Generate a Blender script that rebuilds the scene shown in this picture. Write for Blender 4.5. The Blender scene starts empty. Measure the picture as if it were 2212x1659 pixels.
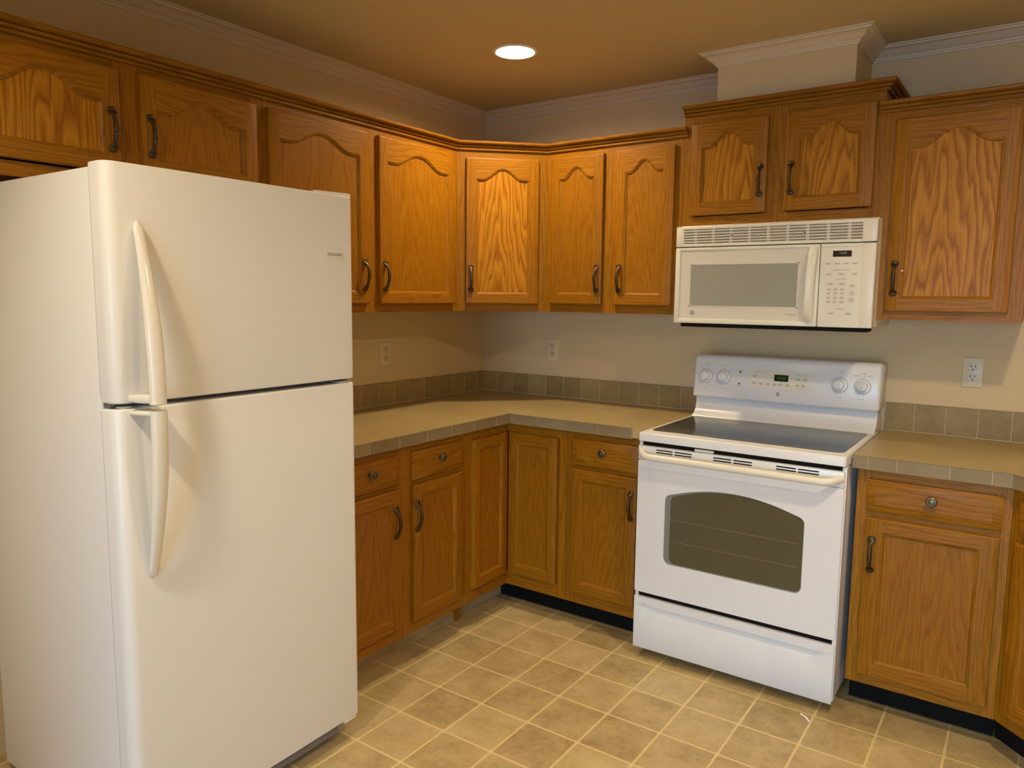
import bpy, bmesh, math, random
from mathutils import Vector, Matrix

random.seed(7)
SC = bpy.context.scene
COL = SC.collection
R = math.radians

# ------------------------------------------------------------------ camera
F_PX, W_PX, H_PX = 1611.66, 2212, 1659
cam_d = bpy.data.cameras.new('camera')
cam_d.sensor_fit = 'HORIZONTAL'
cam_d.sensor_width = 36.0
cam_d.lens = F_PX / W_PX * 36.0
cam_d.clip_start = 0.02
cam = bpy.data.objects.new('camera', cam_d)
COL.objects.link(cam)
yaw, pitch, roll = -0.6126, -0.1170, 0.0101
f = Vector((math.sin(yaw) * math.cos(pitch), math.cos(yaw) * math.cos(pitch), math.sin(pitch)))
r0 = Vector((math.cos(yaw), -math.sin(yaw), 0))
u0 = r0.cross(f)
r1 = r0 * math.cos(roll) + u0 * math.sin(roll)
u1 = u0 * math.cos(roll) - r0 * math.sin(roll)
m = Matrix.Identity(4)
for i in range(3):
    m[i][0], m[i][1], m[i][2] = r1[i], u1[i], -f[i]
m.translation = Vector((2.5525, -3.3456, 1.442))
cam.matrix_world = m
SC.camera = cam

# ------------------------------------------------------------------ view, world, daylight
SC.view_settings.view_transform = 'Standard'
SC.view_settings.look = 'None'
SC.view_settings.gamma = 1.0
SC.view_settings.use_curve_mapping = False
SC.view_settings.exposure = 0.0

world = bpy.data.worlds.new('world')
SC.world = world
world.use_nodes = True
bg = world.node_tree.nodes['Background']
bg.inputs['Color'].default_value = (0.62, 0.78, 1.0, 1)
bg.inputs['Strength'].default_value = 1.0

# room extents (metres): back wall y = 0, left wall x = 0
RX, RY, CEIL = 3.46, -6.2, 2.421
# glazed patio door in the wall behind the camera lets the daylight in
DOOR_X0, DOOR_X1, DOOR_Z1 = 2.05, 3.36, 2.05
DAY_W, DAY_COL = 58.0, (0.42, 0.68, 1.0)
ld = bpy.data.lights.new('patio_daylight', 'AREA')
ld.shape = 'RECTANGLE'
ld.size, ld.size_y = DOOR_X1 - DOOR_X0, DOOR_Z1
ld.energy = DAY_W
ld.color = DAY_COL
lo = bpy.data.objects.new('patio_daylight', ld)
COL.objects.link(lo)
lo.location = ((DOOR_X0 + DOOR_X1) / 2, RY - 0.12, DOOR_Z1 / 2 + 0.01)
lo.rotation_euler = (R(62), 0, 0)          # into the room, falling from the sky
ld.spread = R(100)

BULB_STRENGTH = 465.0
BULB_COL = (1.0, 0.80, 0.53)
CANS = [(0.745, -0.775), (2.72, -1.62), (2.10, -2.40), (1.22, -3.25)]

# ------------------------------------------------------------------ materials
def nt_new(name):
    mt = bpy.data.materials.new(name)
    mt.use_nodes = True
    nt = mt.node_tree
    b = nt.nodes['Principled BSDF']
    return mt, nt, b

def N(nt, typ, **kw):
    n = nt.nodes.new(typ)
    for k, v in kw.items():
        setattr(n, k, v)
    return n

def math_n(nt, op, a, b=None, c=None):
    n = N(nt, 'ShaderNodeMath', operation=op)
    for i, x in enumerate((a, b, c)):
        if x is None:
            continue
        if isinstance(x, (int, float)):
            n.inputs[i].default_value = x
        else:
            nt.links.new(x, n.inputs[i])
    return n.outputs[0]

def ramp(nt, fac, stops):
    n = N(nt, 'ShaderNodeValToRGB')
    el = n.color_ramp.elements
    while len(el) < len(stops):
        el.new(0.5)
    for e, (p, c) in zip(el, stops):
        e.position = p
        e.color = (*c, 1)
    nt.links.new(fac, n.inputs[0])
    return n.outputs[0]

def noise(nt, vec, scale, detail=2, rough=0.5):
    n = N(nt, 'ShaderNodeTexNoise')
    n.inputs['Scale'].default_value = scale
    n.inputs['Detail'].default_value = detail
    n.inputs['Roughness'].default_value = rough
    if vec is not None:
        nt.links.new(vec, n.inputs['Vector'])
    return n.outputs['Fac']

def plain(name, col, rough=0.5, metal=0.0, spec=0.5, emit=None, estr=0.0, bump=0.0, bscale=200, mottle=0.0, mscale=6):
    mt, nt, b = nt_new(name)
    b.inputs['Base Color'].default_value = (*col, 1)
    b.inputs['Roughness'].default_value = rough
    b.inputs['Metallic'].default_value = metal
    b.inputs['Specular IOR Level'].default_value = spec
    if emit:
        b.inputs['Emission Color'].default_value = (*emit, 1)
        b.inputs['Emission Strength'].default_value = estr
    if bump or mottle:
        tc = N(nt, 'ShaderNodeTexCoord')
        if bump:
            h = noise(nt, tc.outputs['Object'], bscale, 2)
            bp = N(nt, 'ShaderNodeBump')
            bp.inputs['Strength'].default_value = bump
            bp.inputs['Distance'].default_value = 0.002
            nt.links.new(h, bp.inputs['Height'])
            nt.links.new(bp.outputs[0], b.inputs['Normal'])
        if mottle:
            h = noise(nt, tc.outputs['Object'], mscale, 4, 0.6)
            c = ramp(nt, h, [(0.3, tuple(x * (1 - mottle) for x in col)), (0.7, tuple(min(1, x * (1 + mottle)) for x in col))])
            nt.links.new(c, b.inputs['Base Color'])
    return mt

OAK_L, OAK_M, OAK_D = (0.385, 0.168, 0.010), (0.305, 0.119, 0.0035), (0.195, 0.064, 0.0015)

def oak(name, axis='z', cathedral=False, contrast=1.0, tone=1.0):
    """finished oak: growth rings plus fine open pores running along the grain"""
    mt, nt, b = nt_new(name)
    L = nt.links.new
    tc = N(nt, 'ShaderNodeTexCoord')
    oi = N(nt, 'ShaderNodeObjectInfo')
    src = tc.outputs['Object']
    if axis == 'x':
        mp = N(nt, 'ShaderNodeMapping')
        mp.inputs['Rotation'].default_value = (0, R(90), 0)
        L(src, mp.inputs['Vector'])
        src = mp.outputs[0]
    elif axis == 'y':
        mp = N(nt, 'ShaderNodeMapping')
        mp.inputs['Rotation'].default_value = (R(90), 0, 0)
        L(src, mp.inputs['Vector'])
        src = mp.outputs[0]
    sp = N(nt, 'ShaderNodeSeparateXYZ')
    L(src, sp.inputs[0])
    X, Y, Z = sp.outputs
    rnd = oi.outputs['Random']
    off = math_n(nt, 'MULTIPLY', rnd, 37.0)
    cb = N(nt, 'ShaderNodeCombineXYZ')
    xs = math_n(nt, 'ADD', X, math_n(nt, 'MULTIPLY', Y, 0.8))
    L(math_n(nt, 'MULTIPLY', xs, 9.0), cb.inputs[0])
    L(off, cb.inputs[1])
    L(math_n(nt, 'MULTIPLY', Z, 1.1), cb.inputs[2])
    warp = noise(nt, cb.outputs[0], 1.0, 3, 0.55)
    if cathedral:
        # a cut near the heart of the tree: flame-shaped arches up the panel
        xo = math_n(nt, 'ADD', xs, math_n(nt, 'MULTIPLY_ADD', rnd, 0.16, -0.08))
        ax = math_n(nt, 'MULTIPLY', xo, 16.0)
        az = math_n(nt, 'MULTIPLY_ADD', Z, 1.9, 0.5)
        rr = math_n(nt, 'SQRT', math_n(nt, 'ADD', math_n(nt, 'MULTIPLY', ax, ax), math_n(nt, 'MULTIPLY', az, az)))
        v = math_n(nt, 'ADD', math_n(nt, 'MULTIPLY', rr, 3.6), math_n(nt, 'MULTIPLY', warp, 9.0))
    else:
        v = math_n(nt, 'ADD', math_n(nt, 'MULTIPLY', xs, 60.0), math_n(nt, 'MULTIPLY', warp, 9.0))
    fr = math_n(nt, 'FRACT', math_n(nt, 'ADD', v, off))
    c = contrast
    mix = lambda a, bb, t: tuple(tone * (x + (y - x) * t) for x, y in zip(a, bb))
    col = ramp(nt, fr, [(0.0, mix(OAK_M, OAK_D, 0.50 * c)), (0.25, mix(OAK_M, OAK_L, 0.1)), (0.72, mix(OAK_M, OAK_L, 0.75 * c)), (1.0, mix(OAK_M, OAK_D, 0.45 * c))])
    # pores
    cp = N(nt, 'ShaderNodeCombineXYZ')
    L(math_n(nt, 'MULTIPLY', xs, 420.0), cp.inputs[0])
    L(off, cp.inputs[1])
    L(math_n(nt, 'MULTIPLY', Z, 14.0), cp.inputs[2])
    po = noise(nt, cp.outputs[0], 1.0, 2, 0.6)
    pr = ramp(nt, po, [(0.36, (0.70, 0.64, 0.55)), (0.55, (1, 1, 1))])
    mx = N(nt, 'ShaderNodeMixRGB', blend_type='MULTIPLY')
    mx.inputs[0].default_value = 0.75
    L(col, mx.inputs[1])
    L(pr, mx.inputs[2])
    # board to board difference
    vv = math_n(nt, 'MULTIPLY_ADD', rnd, 0.16, 0.92)
    hs = N(nt, 'ShaderNodeHueSaturation')
    L(mx.outputs[0], hs.inputs['Color'])
    L(vv, hs.inputs['Value'])
    L(hs.outputs[0], b.inputs['Base Color'])
    b.inputs['Roughness'].default_value = 0.40
    b.inputs['Specular IOR Level'].default_value = 0.22
    bp = N(nt, 'ShaderNodeBump')
    bp.inputs['Strength'].default_value = 0.12
    bp.inputs['Distance'].default_value = 0.001
    L(po, bp.inputs['Height'])
    L(bp.outputs[0], b.inputs['Normal'])
    return mt

M = {}
M['oak_v'] = oak('oak_upright_grain', 'z', contrast=0.7)
M['oak_h'] = oak('oak_level_grain', 'x', contrast=0.8)
M['oak_d'] = oak('oak_front_to_back_grain', 'y', contrast=0.7)
M['oak_p'] = oak('oak_panel', 'z', True, contrast=0.55)
M['oak_pb'] = oak('oak_panel_bold_figure', 'z', True, contrast=1.6, tone=1.25)
M['oak_crown'] = oak('oak_moulding', 'x', contrast=0.7, tone=0.86)
M['oak_crown_y'] = oak('oak_moulding_along_left_wall', 'y', contrast=0.7, tone=0.86)
M['oak_raw'] = plain('raw_wood_edge', (0.50, 0.34, 0.14), 0.6, mottle=0.08, mscale=30)
M['dark_wood'] = plain('cabinet_inside', (0.16, 0.07, 0.02), 0.6, mottle=0.1)
M['bronze'] = plain('antique_bronze', (0.085, 0.060, 0.033), 0.42, 0.85, mottle=0.35, mscale=60)
M['bronze_knob'] = plain('worn_bronze', (0.17, 0.135, 0.085), 0.34, 0.85, mottle=0.3, mscale=60)
M['wall'] = plain('beige_wall_paint', (0.67, 0.525, 0.310), 0.75, spec=0.25, bump=0.25, bscale=180)
M['ceil'] = plain('tan_ceiling_paint', (0.61, 0.485, 0.265), 0.85, spec=0.2, bump=0.5, bscale=130)
M['white_trim'] = plain('white_trim_paint', (0.70, 0.585, 0.43), 0.45, bump=0.05)
M['fridge'] = plain('white_textured_enamel', (0.81, 0.805, 0.785), 0.33, bump=0.10, bscale=700)
M['fridge_hdl'] = plain('white_gloss_plastic', (0.80, 0.765, 0.68), 0.16)
M['grey_plastic'] = plain('grey_plastic', (0.16, 0.155, 0.16), 0.5, mottle=0.1)
M['grille_grey'] = plain('taupe_grey_plastic', (0.27, 0.235, 0.215), 0.5, mottle=0.1)
M['gasket'] = plain('grey_gasket', (0.22, 0.20, 0.21), 0.6, mottle=0.08)
M['enamel'] = plain('white_range_enamel', (0.78, 0.775, 0.76), 0.25, spec=0.38, mottle=0.02)
M['almond'] = plain('almond_plastic', (0.80, 0.75, 0.61), 0.32, mottle=0.02)
M['almond_in'] = plain('almond_plastic_inset', (0.70, 0.65, 0.53), 0.3, mottle=0.02)
M['micro_win'] = plain('microwave_window_mesh', (0.33, 0.315, 0.25), 0.25, mottle=0.04, mscale=90)
M['micro_vent'] = plain('vent_interior', (0.46, 0.37, 0.25), 0.7, mottle=0.1, mscale=20)
M['black'] = plain('black_rubber', (0.008, 0.007, 0.006), 0.8, spec=0.12, mottle=0.2)
M['dark_gap'] = plain('dark_gap', (0.014, 0.011, 0.009), 0.9, spec=0.1, mottle=0.1)
M['brown_glass'] = plain('brown_display_glass', (0.035, 0.014, 0.008), 0.2, mottle=0.05)
M['green_glass'] = plain('green_display_glass', (0.01, 0.03, 0.006), 0.15, mottle=0.05)
M['teal'] = plain('teal_display_digits', (0.05, 0.25, 0.2), 0.4, emit=(0.12, 0.55, 0.42), estr=0.30)
M['green'] = plain('green_display_digits', (0.02, 0.12, 0.02), 0.4, emit=(0.06, 0.35, 0.05), estr=0.12)
M['ink'] = plain('grey_print', (0.30, 0.26, 0.24), 0.5, mottle=0.05)
M['ink_soft'] = plain('soft_grey_print', (0.50, 0.45, 0.40), 0.5, mottle=0.05)
M['ink_almond'] = plain('faded_print_on_almond', (0.47, 0.40, 0.32), 0.5, mottle=0.05)
M['ink_orange'] = plain('orange_print', (0.62, 0.40, 0.25), 0.5, mottle=0.05)
M['maroon'] = plain('maroon_indicator', (0.05, 0.012, 0.012), 0.2, mottle=0.05)
M['cooktop'] = plain('black_ceramic_glass', (0.018, 0.018, 0.018), 0.13, mottle=0.25, mscale=14)
M['oven_glass'] = plain('tinted_oven_glass', (0.085, 0.078, 0.040), 0.16, mottle=0.05)
M['oven_mask'] = plain('grey_glass_border', (0.21, 0.21, 0.18), 0.2, mottle=0.05)
M['wire'] = plain('oven_rack_wire', (0.20, 0.18, 0.11), 0.4, 0.2, mottle=0.05)
M['outlet'] = plain('ivory_plastic', (0.70, 0.60, 0.40), 0.35, mottle=0.02)
M['outlet_face'] = plain('ivory_receptacle', (0.62, 0.52, 0.34), 0.35, mottle=0.02)
M['outlet_dark'] = plain('outlet_slot', (0.06, 0.035, 0.02), 0.6, mottle=0.05)
M['grout'] = plain('tan_grout', (0.50, 0.42, 0.29), 0.8, mottle=0.1, mscale=30)
M['bare_toe'] = plain('weathered_toe_board', (0.52, 0.41, 0.235), 0.7, mottle=0.25, mscale=9)
M['scrap'] = plain('white_plastic', (0.85, 0.83, 0.78), 0.4, mottle=0.02)
M['can_white'] = plain('white_light_trim', (0.85, 0.80, 0.70), 0.4, mottle=0.02)
M['bulb'] = plain('lit_flood_bulb', (0.9, 0.8, 0.6), 0.4, emit=BULB_COL, estr=BULB_STRENGTH)
for k_, w_ in enumerate((0.80, 1.25, 0.30, 1.30)):     # the four bulbs are not of one wattage
    M['bulb_%d' % k_] = plain('lit_flood_bulb_%d' % k_, (0.9, 0.8, 0.6), 0.4, emit=BULB_COL, estr=BULB_STRENGTH * w_)

def laminate():
    mt, nt, b = nt_new('tan_laminate')
    tc = N(nt, 'ShaderNodeTexCoord')
    n1 = noise(nt, tc.outputs['Object'], 3.2, 5, 0.6)
    n2 = noise(nt, tc.outputs['Object'], 60, 3, 0.6)
    f1 = math_n(nt, 'MULTIPLY_ADD', n2, 0.35, math_n(nt, 'MULTIPLY', n1, 0.65))
    c = ramp(nt, f1, [(0.32, (0.33, 0.24, 0.095)), (0.52, (0.41, 0.31, 0.13)), (0.72, (0.49, 0.385, 0.19))])
    nt.links.new(c, b.inputs['Base Color'])
    b.inputs['Roughness'].default_value = 0.38
    return mt
M['laminate'] = laminate()

def tile_mat(name, dark, light):
    mt, nt, b = nt_new(name)
    ge = N(nt, 'ShaderNodeNewGeometry')
    tc = N(nt, 'ShaderNodeTexCoord')
    n1 = noise(nt, tc.outputs['Object'], 9, 5, 0.65)
    n2 = noise(nt, tc.outputs['Object'], 55, 3, 0.6)
    f1 = math_n(nt, 'ADD', math_n(nt, 'MULTIPLY', n1, 0.6), math_n(nt, 'MULTIPLY', n2, 0.25))
    f1 = math_n(nt, 'ADD', f1, math_n(nt, 'MULTIPLY', ge.outputs['Random Per Island'], 0.22))
    c = ramp(nt, f1, [(0.30, dark), (0.78, light)])
    nt.links.new(c, b.inputs['Base Color'])
    b.inputs['Roughness'].default_value = 0.5
    b.inputs['Specular IOR Level'].default_value = 0.25
    return mt
M['tile'] = tile_mat('taupe_wall_tile', (0.235, 0.165, 0.062), (0.40, 0.295, 0.13))
M['tile_edge'] = tile_mat('taupe_edge_tile', (0.215, 0.160, 0.082), (0.32, 0.248, 0.138))

def floor_mat():
    """sheet vinyl printed as square tiles with pale joints"""
    mt, nt, b = nt_new('vinyl_tile_floor')
    L = nt.links.new
    ge = N(nt, 'ShaderNodeNewGeometry')
    sp = N(nt, 'ShaderNodeSeparateXYZ')
    L(ge.outputs['Position'], sp.inputs[0])
    sx, sy, ox, oy = 0.1966, 0.2070, 0.6386, -0.7303
    nz = noise(nt, ge.outputs['Position'], 25, 3)
    wob = math_n(nt, 'MULTIPLY_ADD', nz, 0.018, -0.009)
    tx = math_n(nt, 'ADD', math_n(nt, 'DIVIDE', math_n(nt, 'SUBTRACT', sp.outputs[0], ox), sx), wob)
    ty = math_n(nt, 'ADD', math_n(nt, 'DIVIDE', math_n(nt, 'SUBTRACT', sp.outputs[1], oy), sy), wob)
    def edge(t):
        fr = math_n(nt, 'FRACT', math_n(nt, 'ADD', t, 40.0))
        return math_n(nt, 'MINIMUM', fr, math_n(nt, 'SUBTRACT', 1.0, fr))
    ex, ey = edge(tx), edge(ty)
    d = math_n(nt, 'MINIMUM', ex, ey)
    corner = math_n(nt, 'MULTIPLY', math_n(nt, 'ADD', ex, ey), 0.5)
    d = math_n(nt, 'MINIMUM', d, math_n(nt, 'SUBTRACT', corner, 0.012))
    line = ramp(nt, d, [(0.0115, (1, 1, 1)), (0.025, (0, 0, 0))])
    # per-tile tone
    cell = N(nt, 'ShaderNodeCombineXYZ')
    L(math_n(nt, 'FLOOR', tx), cell.inputs[0])
    L(math_n(nt, 'FLOOR', ty), cell.inputs[1])
    wn = N(nt, 'ShaderNodeTexWhiteNoise', noise_dimensions='2D')
    L(cell.outputs[0], wn.inputs['Vector'])
    n1 = noise(nt, ge.outputs['Position'], 8, 6, 0.65)
    n2 = noise(nt, ge.outputs['Position'], 45, 4, 0.65)
    t = math_n(nt, 'ADD', math_n(nt, 'MULTIPLY', n1, 0.62), math_n(nt, 'MULTIPLY', n2, 0.28))
    t = math_n(nt, 'ADD', t, math_n(nt, 'MULTIPLY', wn.outputs['Value'], 0.16))
    c = ramp(nt, t, [(0.34, (0.335, 0.238, 0.102)), (0.52, (0.48, 0.362, 0.168)), (0.72, (0.61, 0.480, 0.248))])
    mx = N(nt, 'ShaderNodeMixRGB')
    L(line, mx.inputs[0])
    L(c, mx.inputs[1])
    mx.inputs[2].default_value = (0.74, 0.58, 0.275, 1)
    # small dark scuffs
    sc = noise(nt, ge.outputs['Position'], 16, 2, 0.5)
    scm = ramp(nt, sc, [(0.73, (1, 1, 1)), (0.80, (0.62, 0.58, 0.5))])
    m2 = N(nt, 'ShaderNodeMixRGB', blend_type='MULTIPLY')
    m2.inputs[0].default_value = 1.0
    L(mx.outputs[0], m2.inputs[1])
    L(scm, m2.inputs[2])
    L(m2.outputs[0], b.inputs['Base Color'])
    b.inputs['Roughness'].default_value = 0.42
    b.inputs['Specular IOR Level'].default_value = 0.4
    return mt
M['floor'] = floor_mat()

# ------------------------------------------------------------------ mesh helpers
class MB:
    """collects shapes (given in the space of origin) into one mesh"""
    def __init__(self, *mats, origin=(0, 0, 0)):
        self.bm = bmesh.new()
        self.mats = list(mats)
        self.o = Vector(origin)

    def _v(self, p):
        return self.bm.verts.new(Vector(p) - self.o)

    def faces(self, verts, faces, mi=0):
        vs = [self._v(p) for p in verts]
        for q in faces:
            try:
                fc = self.bm.faces.new([vs[i] for i in q])
                fc.material_index = mi
            except ValueError:
                pass
        return self

    def merge(self, tmp, mi=0, smooth=False):
        tmp.verts.ensure_lookup_table()
        mp = {v: self._v(v.co) for v in tmp.verts}
        for fc in tmp.faces:
            try:
                n = self.bm.faces.new([mp[v] for v in fc.verts])
                n.material_index = mi
            except ValueError:
                pass
        tmp.free()
        return self

    def box(self, x0, x1, y0, y1, z0, z1, mi=0, r=0.0, seg=2):
        t = bmesh.new()
        bmesh.ops.create_cube(t, size=1)
        for v in t.verts:
            v.co = Vector(((x0 + x1) / 2 + v.co.x * (x1 - x0), (y0 + y1) / 2 + v.co.y * (y1 - y0), (z0 + z1) / 2 + v.co.z * (z1 - z0)))
        if r > 0:
            r = min(r, 0.49 * min(x1 - x0, y1 - y0, z1 - z0))
            bmesh.ops.bevel(t, geom=list(t.edges), offset=r, segments=seg, profile=0.5, affect='EDGES')
        return self.merge(t, mi)

    def prism(self, pts, axis, a0, a1, mi=0, r=0.0, seg=2, only=None):
        """polygon pts in the two other axes, pushed along axis from a0 to a1; r rounds the rim of both ends ('only' = end index)"""
        t = bmesh.new()
        def mk(p, a):
            if axis == 'x': return (a, p[0], p[1])
            if axis == 'y': return (p[0], a, p[1])
            return (p[0], p[1], a)
        A = [t.verts.new(mk(p, a0)) for p in pts]
        B = [t.verts.new(mk(p, a1)) for p in pts]
        n = len(pts)
        fa = t.faces.new(A)
        fb = t.faces.new(B[::-1])
        for i in range(n):
            j = (i + 1) % n
            t.faces.new((A[j], A[i], B[i], B[j]))
        bmesh.ops.recalc_face_normals(t, faces=list(t.faces))
        if r > 0:
            es = set()
            if only in (None, 0): es |= set(fa.edges)
            if only in (None, 1): es |= set(fb.edges)
            bmesh.ops.bevel(t, geom=list(es), offset=r, segments=seg, profile=0.5, affect='EDGES')
        return self.merge(t, mi)

    def loft(self, loops, mi=0, caps=True, closed=True):
        n = len(loops[0])
        vs = [[self._v(p) for p in lp] for lp in loops]
        for a, b in zip(vs, vs[1:]):
            for i in range(n if closed else n - 1):
                j = (i + 1) % n
                try:
                    self.bm.faces.new((a[i], a[j], b[j], b[i])).material_index = mi
                except ValueError:
                    pass
        if caps:
            for q in (vs[0][::-1], vs[-1]):
                try:
                    self.bm.faces.new(q).material_index = mi
                except ValueError:
                    pass
        return self

    def lathe(self, prof, centre, axis='y', n=24, mi=0):
        """prof: list of (radius, distance along axis)"""
        c = Vector(centre)
        loops = []
        for rad, d in prof:
            lp = []
            for k in range(n):
                a = 2 * math.pi * k / n
                ca, sa = math.cos(a) * max(rad, 1e-5), math.sin(a) * max(rad, 1e-5)
                if axis == 'y': p = (ca, d, sa)
                elif axis == 'z': p = (ca, sa, d)
                else: p = (d, ca, sa)
                lp.append(c + Vector(p))
            loops.append(lp)
        return self.loft(loops, mi, caps=tuple(prof[0]) != tuple(prof[-1]))

    def tube(self, path, rad, n=10, mi=0):
        pts = [Vector(p) for p in path]
        loops = []
        for i, p in enumerate(pts):
            d = (pts[min(i + 1, len(pts) - 1)] - pts[max(i - 1, 0)]).normalized()
            ref = Vector((0, 0, 1)) if abs(d.z) < 0.9 else Vector((0, 1, 0))
            a = d.cross(ref).normalized()
            b = a.cross(d)
            rr = rad[i] if isinstance(rad, (list, tuple)) else rad
            ra, rb = rr if isinstance(rr, tuple) else (rr, rr)
            loops.append([p + a * math.cos(2 * math.pi * k / n) * ra + b * math.sin(2 * math.pi * k / n) * rb for k in range(n)])
        return self.loft(loops, mi)

    def sweep(self, path, profile, mi=0, seg_mi=None):
        """profile (out, z) carried along a level path; 'out' is to the right of travel; corners are mitred"""
        P = [Vector((x, y)) for x, y in path]
        loops = []
        for i, p in enumerate(P):
            ns = []
            if i > 0:
                d = (P[i] - P[i - 1]).normalized(); ns.append(Vector((d.y, -d.x)))
            if i < len(P) - 1:
                d = (P[i + 1] - P[i]).normalized(); ns.append(Vector((d.y, -d.x)))
            if len(ns) == 2:
                mt = ns[0] + ns[1]
                mt = mt / (1 + ns[0].dot(ns[1]))
            else:
                mt = ns[0]
            loops.append([(p.x + mt.x * o, p.y + mt.y * o, z) for o, z in profile])
        if seg_mi:
            n0 = len(profile)
            first = len(self.bm.faces)
            self.loft(loops, mi)
            self.bm.faces.ensure_lookup_table()
            for k, sm in enumerate(seg_mi):
                for i in range(first + k * n0, first + (k + 1) * n0):
                    self.bm.faces[i].material_index = sm
            return self
        return self.loft(loops, mi)

def finish(name, mb, smooth=38):
    me = bpy.data.meshes.new(name)
    bmesh.ops.recalc_face_normals(mb.bm, faces=list(mb.bm.faces))
    mb.bm.to_mesh(me)
    mb.bm.free()
    for mt in mb.mats:
        me.materials.append(M[mt] if isinstance(mt, str) else mt)
    if smooth:
        me.polygons.foreach_set('use_smooth', [True] * len(me.polygons))
        me.set_sharp_from_angle(angle=R(smooth))
    return me

def obj(name, mb, parent=None, loc=None, rot=None, label=None, kind=None, smooth=38):
    me = mb if isinstance(mb, bpy.types.Mesh) else finish(name, mb, smooth)
    o = bpy.data.objects.new(name, me)
    COL.objects.link(o)
    if parent is not None:
        o.parent = parent
    if loc is not None:
        o.location = loc
    if rot is not None:
        o.rotation_euler = rot
    if label:
        o['label'] = label
    if kind:
        o['kind'] = kind
    return o

def thing(name, label, cat, loc=(0, 0, 0), rz=0.0, group=None):
    o = bpy.data.objects.new(name, None)
    COL.objects.link(o)
    o.location = loc
    o.rotation_euler = (0, 0, rz)
    o.empty_display_size = 0.1
    tag(o, label, cat, group)
    return o

def tag(o, label, cat, group=None):
    o['label'] = label
    o['category'] = cat
    if group:
        o['group'] = group
    return o

def text_mesh(txt, size, depth=0.0004, align='CENTER'):
    cu = bpy.data.curves.new('t', 'FONT')
    cu.body = txt
    cu.size = size
    cu.extrude = depth
    cu.align_x = align
    cu.align_y = 'CENTER'
    o = bpy.data.objects.new('t', cu)
    COL.objects.link(o)
    dg = bpy.context.evaluated_depsgraph_get()
    me = bpy.data.meshes.new_from_object(o.evaluated_get(dg))
    bpy.data.objects.remove(o)
    bpy.data.curves.remove(cu)
    return me

def lettering(name, txt, size, mat, parent, loc, rot=(R(90), 0, 0), sx=1.0, label=None):
    me = text_mesh(txt, size)
    me.name = name
    me.materials.clear()
    me.materials.append(M[mat])
    o = obj(name, me, parent, loc, rot, label)
    o.scale = (sx, 1, 1)
    return o

def rrect(x0, x1, z0, z1, r, n=5):
    pts = []
    for cx, cz, a0 in ((x1 - r, z1 - r, 0), (x0 + r, z1 - r, 90), (x0 + r, z0 + r, 180), (x1 - r, z0 + r, 270)):
        for k in range(n + 1):
            a = R(a0 + 90 * k / n)
            pts.append((cx + r * math.cos(a), cz + r * math.sin(a)))
    return pts

# ------------------------------------------------------------------ room shell
def struct(name, mb, smooth=0):
    return obj(name, mb, kind='structure', smooth=smooth)

b = MB('floor'); b.box(-0.15, RX + 0.15, RY - 0.15, 0.15, -0.10, 0.0); struct('floor', b)
b = MB('wall'); b.box(-0.12, 0.0, RY, 0.12, 0.0, CEIL + 0.02); struct('wall_left', b)
b = MB('wall'); b.box(0.0, RX, 0.0, 0.12, 0.0, CEIL + 0.02); struct('wall_back', b)
b = MB('wall'); b.box(RX, RX + 0.12, RY, 0.12, 0.0, CEIL + 0.02); struct('wall_right', b)
b = MB('wall')
b.box(-0.12, DOOR_X0, RY - 0.12, RY, 0.0, CEIL + 0.02)
b.box(DOOR_X1, RX + 0.12, RY - 0.12, RY, 0.0, CEIL + 0.02)
b.box(DOOR_X0, DOOR_X1, RY - 0.12, RY, DOOR_Z1, CEIL + 0.02)
struct('wall_rear', b)
b = MB('white_trim')
for x0, x1, z0, z1 in ((DOOR_X0 - 0.06, DOOR_X0, 0, DOOR_Z1 + 0.06), (DOOR_X1, DOOR_X1 + 0.06, 0, DOOR_Z1 + 0.06), (DOOR_X0, DOOR_X1, DOOR_Z1, DOOR_Z1 + 0.06)):
    b.box(x0, x1, RY, RY + 0.015, z0, z1, 0, 0.003)
struct('trim_2', b)
# added unseen half wall behind the camera, keeps low daylight off the refrigerator side
b = MB('wall', 'white_trim')
b.box(0.0, 1.50, -4.52, -4.40, 0.0, 0.84, 0)
b.box(0.0, 1.53, -4.55, -4.37, 0.84, 0.865, 1, 0.005)
struct('wall_daylight_blocker', b)
# boxed-in duct above the microwave cabinet
b = MB('wall'); b.box(1.412, 1.934, -0.29, 0.0, 2.13, CEIL + 0.01); struct('wall_duct_chase', b)
# crown moulding around the room
CROWN = [(0, -0.050), (0.006, -0.050), (0.008, -0.044), (0.012, -0.042), (0.013, -0.037), (0.020, -0.033), (0.028, -0.026), (0.036, -0.017), (0.048, -0.012), (0.052, -0.011), (0.054, -0.006), (0.062, -0.005), (0.062, 0.0), (0, 0.0)]
b = MB('white_trim')
b.sweep([(0, RY), (0, 0), (1.412, 0), (1.412, -0.29), (1.934, -0.29), (1.934, 0), (RX, 0), (RX, RY)], [(o, CEIL + z) for o, z in CROWN])
struct('trim_1', b, 30)
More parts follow.
